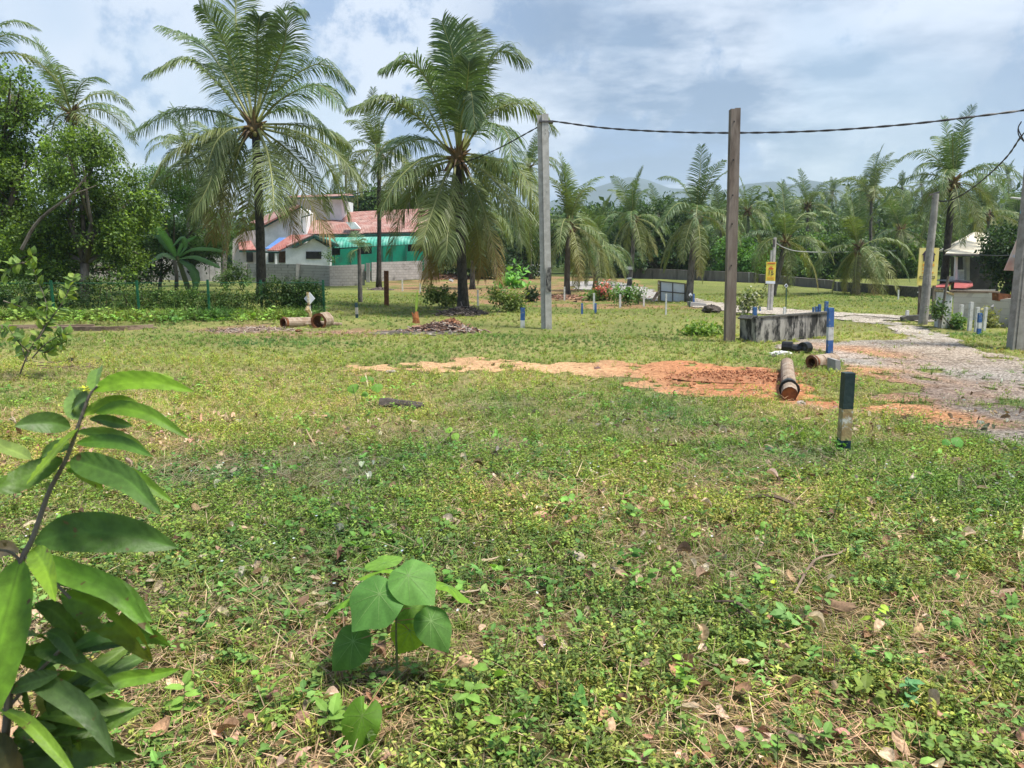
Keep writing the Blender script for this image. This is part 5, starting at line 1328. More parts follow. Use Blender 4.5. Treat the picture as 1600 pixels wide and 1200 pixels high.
# planks at left
for lab, pts, w, h in [('long pale plank lying in the grass at far left', [(-60, 514.5), (60, 513.5), (148, 513)], .12, .07), ('reddish broken plank lying end-on to the pale plank', [(92, 517), (165, 517.5), (240, 514)], .16, .09)]:
    p = [G(u, v) for u, v in pts]; m = MB()
    for a, b in zip(p[:-1], p[1:]): bar(m, a+A([0, 0, .04]), b+A([0, 0, .05]), w, h)
    for i in range(14):
        q0 = p[0]+(p[-1]-p[0])*rng.random(); bar(m, q0+A([0, -.08, .02]), q0+A([rng.uniform(.1, .5), rng.normal()*.06-.08, .05]), .025, .02)
    tag(m.build('plank', M['wood'], loc=p[0]), lab, 'plank')
m = MB(); p = G(62, 572)
for i in range(22):
    q0 = G(rng.uniform(50, 165), rng.uniform(567, 578)); bar(m, q0+A([0, 0, .02]), q0+A([rng.uniform(-.5, .5), rng.normal()*.08, .04]), .018, .012)
tag(m.build('cut_twigs', M['wood'], loc=p), 'dry cut twigs lying right of the leafy sapling', 'twigs')
lump('black_tin', 'small black crushed tin among the cut twigs', 'tin', G(110, 566)+A([0, 0, .03]), (.06, .05, .04), M['black'], seed=3, rough=.9)
lump('pale_stone', 'pale rounded stone in the grass near the edge of the orange path', 'stone', G(612, 582)+A([0, 0, .01]), (.1, .06, .03), M['stone'], seed=5)

# ------------------------------------------------------------------ gate
b = G(1031, 471); Yg = b[1]; r = empty('metal_gate', b, 'grey sheet-metal gate with a dark frame between yellowish posts', 'gate')
m = MB(); slab(m, [P(1032, 470, Yg), P(1069.5, 473.5, Yg-.6), P(1070, 443.5, Yg-.6), P(1032, 439.5, Yg)], .04); m.build('gate_panel', M['galv'], r)
m = MB()
for a, c_ in (((1032, 439.5), (1070, 443.5)), ((1032, 455), (1070, 458.5)), ((1032, 470), (1069.5, 473.5)), ((1032, 470), (1032, 439.5)), ((1051, 471.8), (1051, 441.5)), ((1069.7, 473.5), (1070, 443.5))):
    k0 = (a[0]-1032)/38*.6; k1 = (c_[0]-1032)/38*.6
    bar(m, P(*a, Yg-k0-.06), P(*c_, Yg-k1-.06), .04)
m.build('gate_frame', M['steel'], r)
for u, v0, v1, Yq in ((1029.7, 471, 438, Yg), (1071.8, 476, 443, Yg-.6)):
    m = MB(); bar(m, P(u, v1, Yq), P(u, v0, Yq), 3.6/F*Yg); m.build('gate_post', M['yellowed'], r)
m = MB(); bar(m, P(1019, 472, Yg-.3), P(1028, 457, Yg-.1), .12); m.build('prop', M['wood'], r)
m = MB(); prism(m, [(1078, 478), (1078, 472), (1104, 474.5), (1104, 479)], G(1090, 479)[1], .5); tag(m.build('low_kerb', M['greyplaster'], loc=G(1090, 479)), 'low grey concrete kerb running right from the metal gate', 'kerb')
m = MB(); prism(m, [(1411, 502), (1411, 496), (1418, 493.5), (1466, 491), (1466, 498.5), (1420, 501)], G(1430, 502)[1], .2); tag(m.build('low_kerb', M['blackm'], loc=G(1430, 502)), 'low black mouldy kerb behind the leaning grey pole', 'kerb')
# boards nailed to a palm
Ybd = G(983, 447)[1]-.25
m = MB(); prism(m, [(978, 421), (979, 416), (990, 417), (989, 421.5)], Ybd, .04); prism(m, [(976, 437), (976, 435), (987, 433), (987, 435.5)], Ybd-.1, .04); tag(m.build('nailed_board', M['whitepaint'], loc=P(983, 430, Ybd)), 'white boards nailed across the pale palm trunk', 'board')

# ------------------------------------------------------------------ far fences and right-hand walls
def farwall(label, u0, t0, b0, u1, t1, b1, mat, name='boundary_wall', cat='wall', th=.15, Y0=None, Y1=None, posts=0):
    Y0 = Y0 or G(u0, b0)[1]; Y1 = Y1 or G(u1, b1)[1]
    r = empty(name, P(u0, b0, Y0), label, cat); wallpanel('wall_panel', u0, t0, b0, u1, t1, b1, Y0, Y1, th, mat, r)
    for i in range(posts):
        k = (i+.5)/posts; u = u0*(1-k)+u1*k; Yk = Y0*(1-k)+Y1*k-.05; t = t0*(1-k)+t1*k; bb = b0*(1-k)+b1*k
        m = MB(); bar(m, P(u, bb, Yk), P(u, t, Yk), .16); m.build('wall_post', M['greyplaster'], r)
    return r
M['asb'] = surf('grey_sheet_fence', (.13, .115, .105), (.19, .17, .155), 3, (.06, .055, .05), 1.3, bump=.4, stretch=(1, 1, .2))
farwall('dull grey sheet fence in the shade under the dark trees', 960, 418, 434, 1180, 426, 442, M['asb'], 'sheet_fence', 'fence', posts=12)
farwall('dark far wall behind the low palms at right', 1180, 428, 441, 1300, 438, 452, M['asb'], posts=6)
farwall('dark mouldy wall behind the leaning grey pole', 1300, 440, 454, 1472, 451, 468, M['blackm'], posts=9)
farwall('weathered wall half hidden behind the left fence shrubs', 60, 413, 440, 250, 408, 436, M['block'], Y0=44, Y1=50)
farwall('pale wall with a pillar glimpsed behind the banana plant', 236, 398, 432, 345, 400, 436, M['greyplaster'], Y0=50, Y1=56, posts=3)
farwall('whitish far wall glimpsed right of the middle palm', 770, 412, 428, 850, 412, 430, M['whitewall'], Y0=80, Y1=82)
Yr = G(1490, 509)[1]
r = farwall('pale cement block wall at the right behind the white fence posts', 1490, 456, 492, 1560, 458, 500, M['block2'], 'block_wall', Y0=Yr+3.0, Y1=Yr+2.2)
m = MB(); bar(m, P(1484, 455, Yr+3.1), P(1562, 457, Yr+2.3), .07, .24); m.build('coping', M['wood'], r)
r = farwall('broken-edged block wall end beside the right edge pole', 1553, 469, 512, 1660, 458, 520, M['block2'], 'block_wall', Y0=Yr+.4, Y1=Yr-1.6)
m = MB(); prism(m, [(1560, 470), (1560, 458), (1581, 460), (1581, 473)], Yr+.2, .3); m.build('brick_top', M['rust'], r)
m = MB(); prism(m, [(1546, 516), (1550, 505), (1556, 500), (1556, 480), (1562, 475), (1562, 518)], Yr+.45, .25); m.build('broken_edge', M['greyplaster'], r)
b = G(1479, 513); r = empty('gate_pillar', b, 'short whitewashed gate pillar with a sloping cap at the wall end', 'pillar')
m = MB(); prism(m, [(1471, 514), (1475.5, 457), (1488.5, 461), (1485, 514)], b[1], .4); m.build('pillar', M['whitepaint'], r)
m = MB(); prism(m, [(1474.5, 455.5), (1475.5, 452.8), (1491, 458.5), (1490, 461.5)], b[1]-.04, .5); m.build('cap', M['yellowed'], r)
m = MB(); tube(m, [P(1470, 500, b[1]-.1), P(1477, 455, b[1]-.05), P(1482, 432, b[1])], .035, 6); m.build('leaning_stick', M['bark'], r)

# cream roofed house
Yk = 42.0
rh = empty('cream_roofed_house', GY(1510, Yk), 'small house with a cream metal roof and open upper balcony at right', 'house')
def Z6(x, y): return (1400+x/6.669, 360+y/6.669)
def kprism(name, pts, Y, t, mat):
    m = MB(); prism(m, [Z6(*p) for p in pts], Y, t); return m.build(name, mat, rh)
m = MB(); slab(m, [P(*Z6(*p[:2]), p[2]) for p in ((510, 252, 40.5), (1060, 268, 40.5), (1060, 60, 45), (820, 30, 45))], .08); m.build('roof', M['cream'], rh)
m = MB(); slab(m, [P(*Z6(*p[:2]), p[2]) for p in ((455, 220, 43.5), (560, 222, 41), (800, 40, 45.2), (815, 30, 45.2))], .08); m.build('roof', M['cream'], rh)
kprism('roof_edge', [(505, 262), (505, 250), (1060, 266), (1060, 276)], 40.4, .1, M['steel'])
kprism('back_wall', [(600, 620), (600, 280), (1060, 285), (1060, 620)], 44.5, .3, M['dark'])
kprism('wall_pier', [(735, 520), (728, 275), (770, 275), (768, 520)], 43.0, .3, M['greyplaster'])
kprism('column', [(615, 525), (625, 275), (645, 275), (640, 525)], 41.0, .15, M['whitewall'])
m = MB()
for k in range(5): box(m, P(*Z6(668, 425+k*22), 42.0), (.28, .28, .16))
m.build('white_stack', M['whitewall'], rh)
kprism('balcony_slab', [(560, 532), (625, 518), (780, 522), (785, 536), (700, 545)], 41.0, 1.6, M['greyplaster'])
m = MB(); slab(m, [P(*Z6(*p[:2]), p[2]) for p in ((600, 612, 38.8), (720, 614, 38.8), (800, 585, 39.5), (790, 545, 41.5), (610, 535, 41.5))], .06); m.build('lower_roof', M['redroof2'], rh)
m = MB(); slab(m, [P(*Z6(*p[:2]), p[2]) for p in ((370, 600, 40), (530, 600, 40), (600, 540, 42), (430, 575, 42))], .06); m.build('lower_roof', M['redroof2'], rh)
kprism('white_fence_panel', [(405, 740), (405, 640), (470, 630), (470, 720)], 41.5, .08, M['signblue'])
kprism('balcony_wall', [(560, 514), (560, 478), (608, 478), (608, 512)], 41.8, .1, M['whitewall'])
kprism('plinth', [(600, 700), (600, 620), (1060, 620), (1060, 700)], 43, .3, M['greyplaster'])
# banner at right edge
Ybn = Y3-.6
r = empty('pink_banner', P(1600, 420, Ybn), 'faded pink banner hanging by the right edge pole', 'banner')
m = MB(); prism(m, [(1569, 422.5), (1583, 390), (1590, 372), (1597, 340), (1640, 330), (1640, 425)], Ybn+.9, .02); m.build('cloth', M['banner'], r)
strips(r, 'white_patch', [[(1582, 402), (1583, 398), (1593, 398), (1592, 404)]], Ybn+.88, M['signwhite'])
m = MB(); prism(m, [(1595, 332), (1600, 318), (1625, 310), (1625, 336), (1598, 340)], Ybn+.7, .03); m.build('teal_corner', M['tealcloth'], r)
m = MB(); tube(m, [P(1518, 398, 34), P(1560, 399.5, 30), P(1600, 398, 26)], .02, 5); tag(m.build('washing_line', M['cable'], loc=P(1518, 398, 34)), 'thin dark line strung under the cream roof toward the right', 'line')
m = MB(); bar(m, P(1580, 309, 26), P(1602, 311.5, 24), .05); tag(m.build('pole_arm', M['whitepaint'], loc=P(1590, 310, 25)), 'thin pale arm sticking in from the right edge below the cable', 'bracket')
# ------------------------------------------------------------------ saplings and shrubs
def shrub_px(name, label, cat, bu, bv, blobs, n, size, cols, stakes=True, r0=.02, mat='leaf', **k):
    b = G(bu, bv); Yp = b[1]; m1 = Yp/F; r = empty(name, b, label, cat)
    bl = [(P(u, v, Yp)+A([0, rng.normal()*ru*m1*.3, 0]), (ru*m1, ru*m1*.8, rv*m1)) for u, v, ru, rv in blobs]
    m = MB()
    for c, R in bl:
        tube(m, [b-A([0, 0, .05]), b*.5+c*.5+A([0, 0, -.05]), c], [r0, r0*.7, r0*.3], 5)
        for j in range(5): tube(m, [c, c+nrm(rng.normal(size=3))*A(R)*.9], [r0*.3, r0*.15], 4)
    m.build('stem', M['bark'], r)
    m = MB(); leafcloud(m, bl, n, size, cols, shell=.2, **k); m.build('foliage', M[mat], r); return r
YG = [(.16, .22, .06), (.2, .25, .07), (.1, .16, .05)]
shrub_px('leafy_shrub', 'pale green loose shrub left of the mulch-ringed palm', 'shrub', 690, 482, [(690, 462, 22, 12), (675, 458, 16, 9), (705, 470, 14, 8)], 1500, .12, YG)
shrub_px('leafy_shrub', 'yellowish sapling group right of the middle palm', 'shrub', 795, 488, [(790, 465, 20, 10), (812, 468, 12, 14), (775, 460, 12, 8), (800, 478, 14, 8)], 1400, .12, YG)
shrub_px('papaya_plant', 'vivid green broad-leaved plant at the top of the soil bank', 'plant', 800, 450, [(798, 437, 13, 5), (810, 442, 9, 4)], 240, .4, [(.16, .38, .08), (.2, .42, .1)])
shrub_px('small_bush', 'small dark-green bush left of the grooved concrete pole', 'shrub', 832, 472, [(830, 461, 8, 9)], 500, .12, DG)
fb = shrub_px('flowering_bush', 'low bush with pink-red flowers before the grey path', 'shrub', 947, 470, [(945, 460, 18, 8), (925, 463, 12, 6)], 900, .14, [(.09, .17, .04), (.13, .22, .05)])
m = MB(); leafcloud(m, [(P(944, 452, G(947, 470)[1]-.2), (.32, .3, .18)), (P(938, 449, G(947, 470)[1]-.2), (.2, .2, .12))], 160, .13, [(.6, .12, .12), (.65, .25, .2)]); m.build('pink_blossom', M['flower'], fb)
shrub_px('leafy_shrub', 'green sapling tied beside a white stake left of the gate', 'shrub', 972, 478, [(978, 460, 12, 8), (966, 456, 8, 6)], 500, .14, [(.12, .24, .06), (.09, .18, .05)])
shrub_px('leafy_shrub', 'faint sapling between the green sapling and the gate', 'shrub', 998, 476, [(998, 460, 10, 8)], 260, .13, MG)
shrub_px('leafy_shrub', 'loose pale sapling with white flowers beside the dark wooden pole', 'shrub', 1166, 492, [(1172, 468, 13, 12), (1160, 478, 11, 9), (1182, 460, 9, 6)], 700, .12, [(.2, .25, .09), (.14, .19, .06), (.5, .5, .4)])
shrub_px('low_bush', 'bright low weeds at the foot of the dark wooden pole', 'shrub', 1095, 524, [(1092, 516, 20, 6), (1120, 524, 14, 5), (1075, 528, 16, 4)], 900, .12, [(.16, .27, .05), (.2, .3, .06)])
shrub_px('low_bush', 'green bush beside the whitewashed gate pillar', 'shrub', 1493, 514, [(1494, 503, 7, 7), (1464, 484, 6, 7)], 700, .1, MG)
shrub_px('low_bush', 'yellowish tall weeds in front of the broken wall end', 'shrub', 1545, 512, [(1545, 497, 12, 14), (1530, 512, 16, 6), (1555, 514, 12, 5)], 1300, .08, [(.22, .24, .08), (.3, .28, .12), (.16, .2, .06)])
shrub_px('leafy_shrub', 'feathery shrub in front of the block wall by the tallest palm', 'shrub', 378, 452, [(372, 425, 18, 12), (355, 435, 16, 10), (385, 440, 14, 8)], 1600, .14, MG)
shrub_px('leafy_shrub', 'thin climbing sapling against the block wall corner', 'shrub', 517, 446, [(520, 425, 9, 7), (514, 400, 8, 8)], 300, .13, MG)
# young orange-based sprout on the lawn
b = G(650, 505); r = empty('sprouting_stump', b, 'small rusty stump with one yellow-green shoot on the lawn', 'stump')
m = MB(); tube(m, [b-A([0, 0, .05]), P(650, 496, b[1]), P(651, 487, b[1])], [.12, .1, .05], 8, wob=.4); tube(m, [P(647, 500, b[1]), P(644, 488, b[1])], [.04, .02], 5); m.build('stump_body', M['rustbright'], r)
m = MB(); strap(m, [(650, 487), (651, 470), (652, 455)], b[1], .05, (.3, .42, .08), 0, .1); m.build('shoot', M['leaf'], r)
# left sapling with paired round leaves
b = G(28, 592); Ys = b[1]; r = empty('leafy_sapling', b, 'spindly sapling with small rounded yellow-green leaves at far left', 'sapling')
ms = MB(); ml = MB()
for pl, n in ([(28, 592), (45, 545), (62, 515), (66, 480), (45, 430), (36, 410)], 44), ([(60, 530), (70, 505), (85, 480), (96, 452), (100, 428)], 34), ([(50, 560), (70, 540), (95, 525), (118, 520)], 22), ([(42, 565), (30, 548), (14, 520)], 16), ([(55, 545), (75, 550), (90, 540), (112, 532)], 18), ([(36, 410), (20, 415), (0, 430)], 14), ([(36, 412), (48, 405), (58, 395)], 8), ([(45, 550), (40, 530), (38, 505)], 14), ([(5, 470), (20, 478), (30, 484)], 8), ([(0, 520), (12, 512), (26, 520)], 8):
    q = catmull([P(u, v, Ys) for u, v in pl], 16); q[:, 1] += np.linspace(0, rng.normal()*.25, 16); tube(ms, q, np.linspace(.014, .004, 16), 5)
    for i in range(n):
        k = int((.2+.8*i/n)*15); p = q[k]; t = nrm(q[min(15, k+1)]-q[k-1]); s = nrm(np.cross(t, [0, 1, 0]))*(1 if i % 2 else -1)
        T = TP(); c = A([(.17, .27, .05), (.24, .33, .06), (.12, .2, .05)][rng.integers(3)])
        T.leaf(p, nrm(s*1+t*.7+rng.normal(size=3)*.5), nrm(A([0, -.6, .7])+rng.normal(size=3)*.4), .17*rng.uniform(.7, 1.2), .055, c, .2); V, C, Fc = T.done(); ml.add(V, Fc[0], C)
ms.build('stem', M['bark'], r); ml.build('foliage', M['leaf'], r)
# yellow plant
b = G(133, 640); r = empty('yellow_leaved_weed', b, 'small weed with bright yellow top leaves behind the foreground leaves', 'weed')
T = TP(); Yq = b[1]; tp = P(133, 606, Yq); T.stick(b, tp, .004, (.15, .2, .06))
for i in range(10): T.leaf(tp-A([0, 0, rng.random()*.06]), rd(-10, 50), (0, 0, 1), .09, .018, (.6, .62, .05), .2)
V, C, Fc = T.done(); m = MB(); [m.add(V, f, C) for f in Fc]; m.build('foliage', M['leaf'], r)

# ------------------------------------------------------------------ broad peltate seedlings
def plate_leaf(mb, c, tip, nrmv, Lt, Wd, col, vein=(.35, .45, .2), cup=.12, wave=.1, n=28, back=.55, notch=False):
    """round heart leaf: c = stalk point, tip direction"""
    c = A(c, dtype=float); t = nrm(A(tip)-c); N = nrm(nrmv); t = nrm(t-N*np.dot(t, N)); s = np.cross(N, t)
    V = [c]; C = [A(col)*1.1]; rings = 4; ph = rng.random()*6
    for r in range(1, rings+1):
        k = r/rings
        for i in range(n):
            a = (i/n-.5)*2*PI
            rad = back+(1-back)*max(0, math.cos(a/2))**1.5
            if abs(a) < .45: rad = rad*(1+.28*(1-abs(a)/.45)**1.5)
            w = Wd/Lt
            x = math.cos(a)*rad*Lt*.82; y = math.sin(a)*rad*Wd*1.15
            if notch and abs(a) > 2.7: x *= .3
            z = -cup*Lt*k*k*(1+.3*math.cos(2*a))+wave*Lt*math.sin(5*a+ph)*k*k*.5
            V.append(c+t*x*k+s*y*k+N*z); C.append(A(col)*(1+.12*math.sin(9*a+ph)*(k > .3))*rng.uniform(.94, 1.06))
    f = [(0, 1+i, 1+(i+1) % n) for i in range(n)]+[(1+(r-1)*n+i, 1+r*n+i, 1+r*n+(i+1) % n, 1+(r-1)*n+(i+1) % n) for r in range(1, rings) for i in range(n)]
    mb.add(V, f, A(C))
    VV = A(V)
    for j in range(9):      # raised veins
        i = int(round((j/9)*n+n*.5)) % n; pts = [c]+[VV[1+(r-1)*n+i] for r in range(1, rings+1)]
        w = Lt*.011
        for k in range(len(pts)-1):
            a, b = pts[k]+N*.0012, pts[k+1]+N*.0012; d = nrm(np.cross(b-a, N)); w0 = w*(1-k/4); w1 = w*(1-(k+1)/4.2)
            mb.add([a-d*w0, a+d*w0, b+d*w1, b-d*w1], [(0, 1, 2, 3)], A(vein))
SY = G(621, 1078)[1]
r = empty('broadleaf_seedling', G(621, 1078), 'young plant with big round light-green leaves standing alone in the near weeds', 'seedling')
m = MB(); stem = catmull([G(621, 1078)-A([0, 0, .03]), P(620, 1030, SY), P(619, 990, SY), P(620, 950, SY), P(624, 930, SY)], 14); tube(m, stem, np.linspace(.0055, .003, 14), 7); m.build('stem', M['stemgreen'], r)
def pl(c, tip, W, col, dz, nv, at, vein=(.22, .36, .12), notch=False, lt=None, cup=.16):
    m1 = SY/F; L = math.hypot(tip[0]-c[0], tip[1]-c[1])*m1*(lt or 1.0)
    cc = P(c[0], c[1], SY+dz); m = MB(); plate_leaf(m, cc, P(tip[0], tip[1], SY+dz-.01), nv, L, W*m1, col, vein, notch=notch, cup=cup); lf = m.build('leaf', M['seedleaf'], r, smooth=True)
    m = MB(); s = P(at[0], at[1], SY); tube(m, [s, s*.5+cc*.5+A([0, 0, .008]), cc-A(nrm(nv))*.003], .0018, 5); m.build('leaf_stalk', M['redstalk'], lf)
M['seedleaf'] = leafmat('seedling_leaf', .4, .6, .25, .15, 120)
M['redstalk'] = surf('reddish_stalk', (.3, .14, .08), (.25, .2, .08), 60, bump=0)
pl((593, 928), (567, 990), 50, (.115, .27, .06), -.06, (-.15, -.62, .75), (620, 955))
pl((638, 899), (672, 950), 41, (.16, .34, .075), -.03, (.1, -.62, .76), (622, 940))
pl((600, 890), (556, 882), 22, (.22, .42, .04), .08, (-.2, .35, .9), (622, 945), lt=1.1)
pl((545, 935), (504, 960), 20, (.2, .4, .04), .02, (-.45, .15, .85), (620, 960), lt=1.1)
pl((552, 1002), (522, 1050), 38, (.095, .21, .04), -.02, (-.3, -.72, .6), (620, 985))
pl((673, 970), (697, 1020), 32, (.1, .22, .045), -.03, (.25, -.72, .62), (620, 970))
pl((700, 915), (735, 948), 20, (.2, .38, .04), .03, (.45, .1, .85), (622, 950), lt=1.1)
pl((640, 985), (622, 1022), 32, (.26, .4, .035), .06, (.1, -.8, .4), (620, 972))
pl((642, 950), (655, 975), 32, (.15, .28, .05), .05, (.1, -.7, .6), (622, 958), cup=.05)
pl((600, 880), (597, 862), 34, (.2, .38, .06), .09, (0, -.4, .9), (622, 940), lt=1.2)
pl((566, 1118), (556, 1176), 31, (.11, .23, .02), -.36, (-.1, -.8, .55), (618, 1045), vein=(.16, .26, .05), notch=True)
def seedling(label, bu, bv, leaves, col):
    b = G(bu, bv); Yl = b[1]; m1 = Yl/F; r = empty('round_leaved_seedling', b, label, 'seedling')
    m = MB(); tp = P(leaves[0][0], leaves[0][1], Yl); tube(m, [b-A([0, 0, .02]), b*.5+tp*.5, tp], .005, 5); m.build('stem', M['stemgreen'], r)
    for u, v, L, a, nz in leaves:
        c = P(u, v, Yl+rng.normal()*.03); d = A([math.cos(a), 0, -math.sin(a)]); m = MB(); plate_leaf(m, c, c+d, (rng.normal()*.2, -.7+nz, .7), L*m1, L*m1*.8, A(col)*rng.uniform(.85, 1.2), n=16); m.build('leaf', M['seedleaf'], r, smooth=True)
seedling('seedling with two dark round leaves and a yellow one beside the charred log', 560, 640, [(551, 604, 13, 1.3, 0), (589, 603, 12, 1.4, 0), (566, 592, 8, .5, .2), (572, 615, 8, 2.4, .2), (580, 590, 7, 2, .3)], (.15, .3, .05))
seedling('small two-leaved bright seedling in the near grass right of the charred log', 705, 702, [(703, 671, 9, 2.9, .3), (711, 680, 9, 1.2, 0)], (.24, .44, .06))
seedling('bright folded-leaf seedling in the grass at the right near the road edge', 1492, 712, [(1495, 688, 14, 1.4, 0), (1480, 690, 9, 2.4, .1), (1488, 702, 8, 1.6, .2)], (.13, .34, .06))
seedling('tiny bright seedling left of the nearest stub post', 1132, 664, [(1131, 654, 8, 2.6, .4), (1134, 652, 5, .6, .3)], (.26, .42, .07))

# ------------------------------------------------------------------ foreground shrub
def big_leaf(par, pl, W, col, Y, dz=0, tilt=(0, -.6, .8), fold=.3, mid=1.35, tipc=None, nseg=28, name='leaf', curl=0, holes=False):
    q = catmull([P(u, v, Y) for u, v in pl], nseg); q[:, 1] += np.linspace(0, dz, nseg)
    T = nrm(np.gradient(q, axis=0)); S = nrm(np.cross(T, tilt)); N = np.cross(S, T)
    s = np.linspace(0, 1, nseg); w = W*Y/F*np.clip(np.sin(PI*s**.85), 0, 1)**.72; w[0] = .001; w[-1] = .0004
    V = []; C = []; c = A(col); tc = A(tipc) if tipc is not None else c
    m_ = 8
    for i in range(nseg):
        for j in range(-m_, m_+1):
            a = j/m_; wv = .035*w[i]*math.sin(i*1.9+abs(j)*1.1)*abs(a)*2
            V.append(q[i]+S[i]*w[i]*a+N[i]*(fold*w[i]*abs(a)**1.3+curl*w[i]*a*a+wv))
            k = s[i]**2; cc = c*(1-k)+tc*k
            rib = 1+.1*max(0, math.sin(i*2.1-abs(j)*.9))+.05*rng.normal()*(rng.random() < .15)
            C.append(cc*(mid if j == 0 else rib*(1.12 if abs(j) == 1 else 1)))
    f = gridfaces(2*m_+1, nseg)
    if holes:
        hc = f // (2*m_+1)
        keep = np.ones(len(f), bool)
        for _ in range(5):
            ci, cj = rng.integers(9, nseg-3), rng.integers(2, 2*m_-3)
            r0, c0 = f[:, 0]//(2*m_+1), f[:, 0] % (2*m_+1)
            keep &= ~((abs(r0-ci) <= 1-(rng.random() < .5)) & (abs(c0-cj) <= 1))
        f = f[keep]
    m = MB(); m.add(V, f, A(C)); return m.build(name, M['bigleaf'], par, smooth=True)
YS = .78
gb = A([-.62, .8, float(H(-.62, .8))])
r = empty('foreground_shrub', gb, 'big glossy-leaved shrub reaching in close at the lower left', 'shrub')
m = MB(); tube(m, catmull([gb, P(5, 1400, YS), P(12, 1120, YS), P(25, 930, YS), P(33, 878, YS), P(52, 838, YS), P(76, 770, YS), P(104, 716, YS), P(126, 655, YS), P(140, 618, YS), P(152, 603, YS)], 40), np.interp(np.linspace(0, 1, 40), [0, .5, .8, 1], [.0055, .003, .002, .001]), 8); m.build('stem', M['twig'] if 'twig' in M else M['bark'], r)
r0_ = r; m = MB(); tube(m, catmull([P(33, 878, YS), P(15, 862, YS-.01), P(-20, 858, YS-.03)], 8), .0016, 6); m.build('twig', M['bark'], r); m = MB(); tube(m, catmull([P(40, 870, YS), P(75, 900, YS-.02), P(110, 935, YS-.02)], 8), .0016, 6); m.build('twig', M['bark'], r); m = MB(); tube(m, catmull([P(10, 1110, YS), P(60, 1050, YS), P(100, 1010, YS)], 8), .0022, 6); m.build('twig', M['bark'], r)
up1 = (0, -.45, .9); fac = (0, -.9, .35)
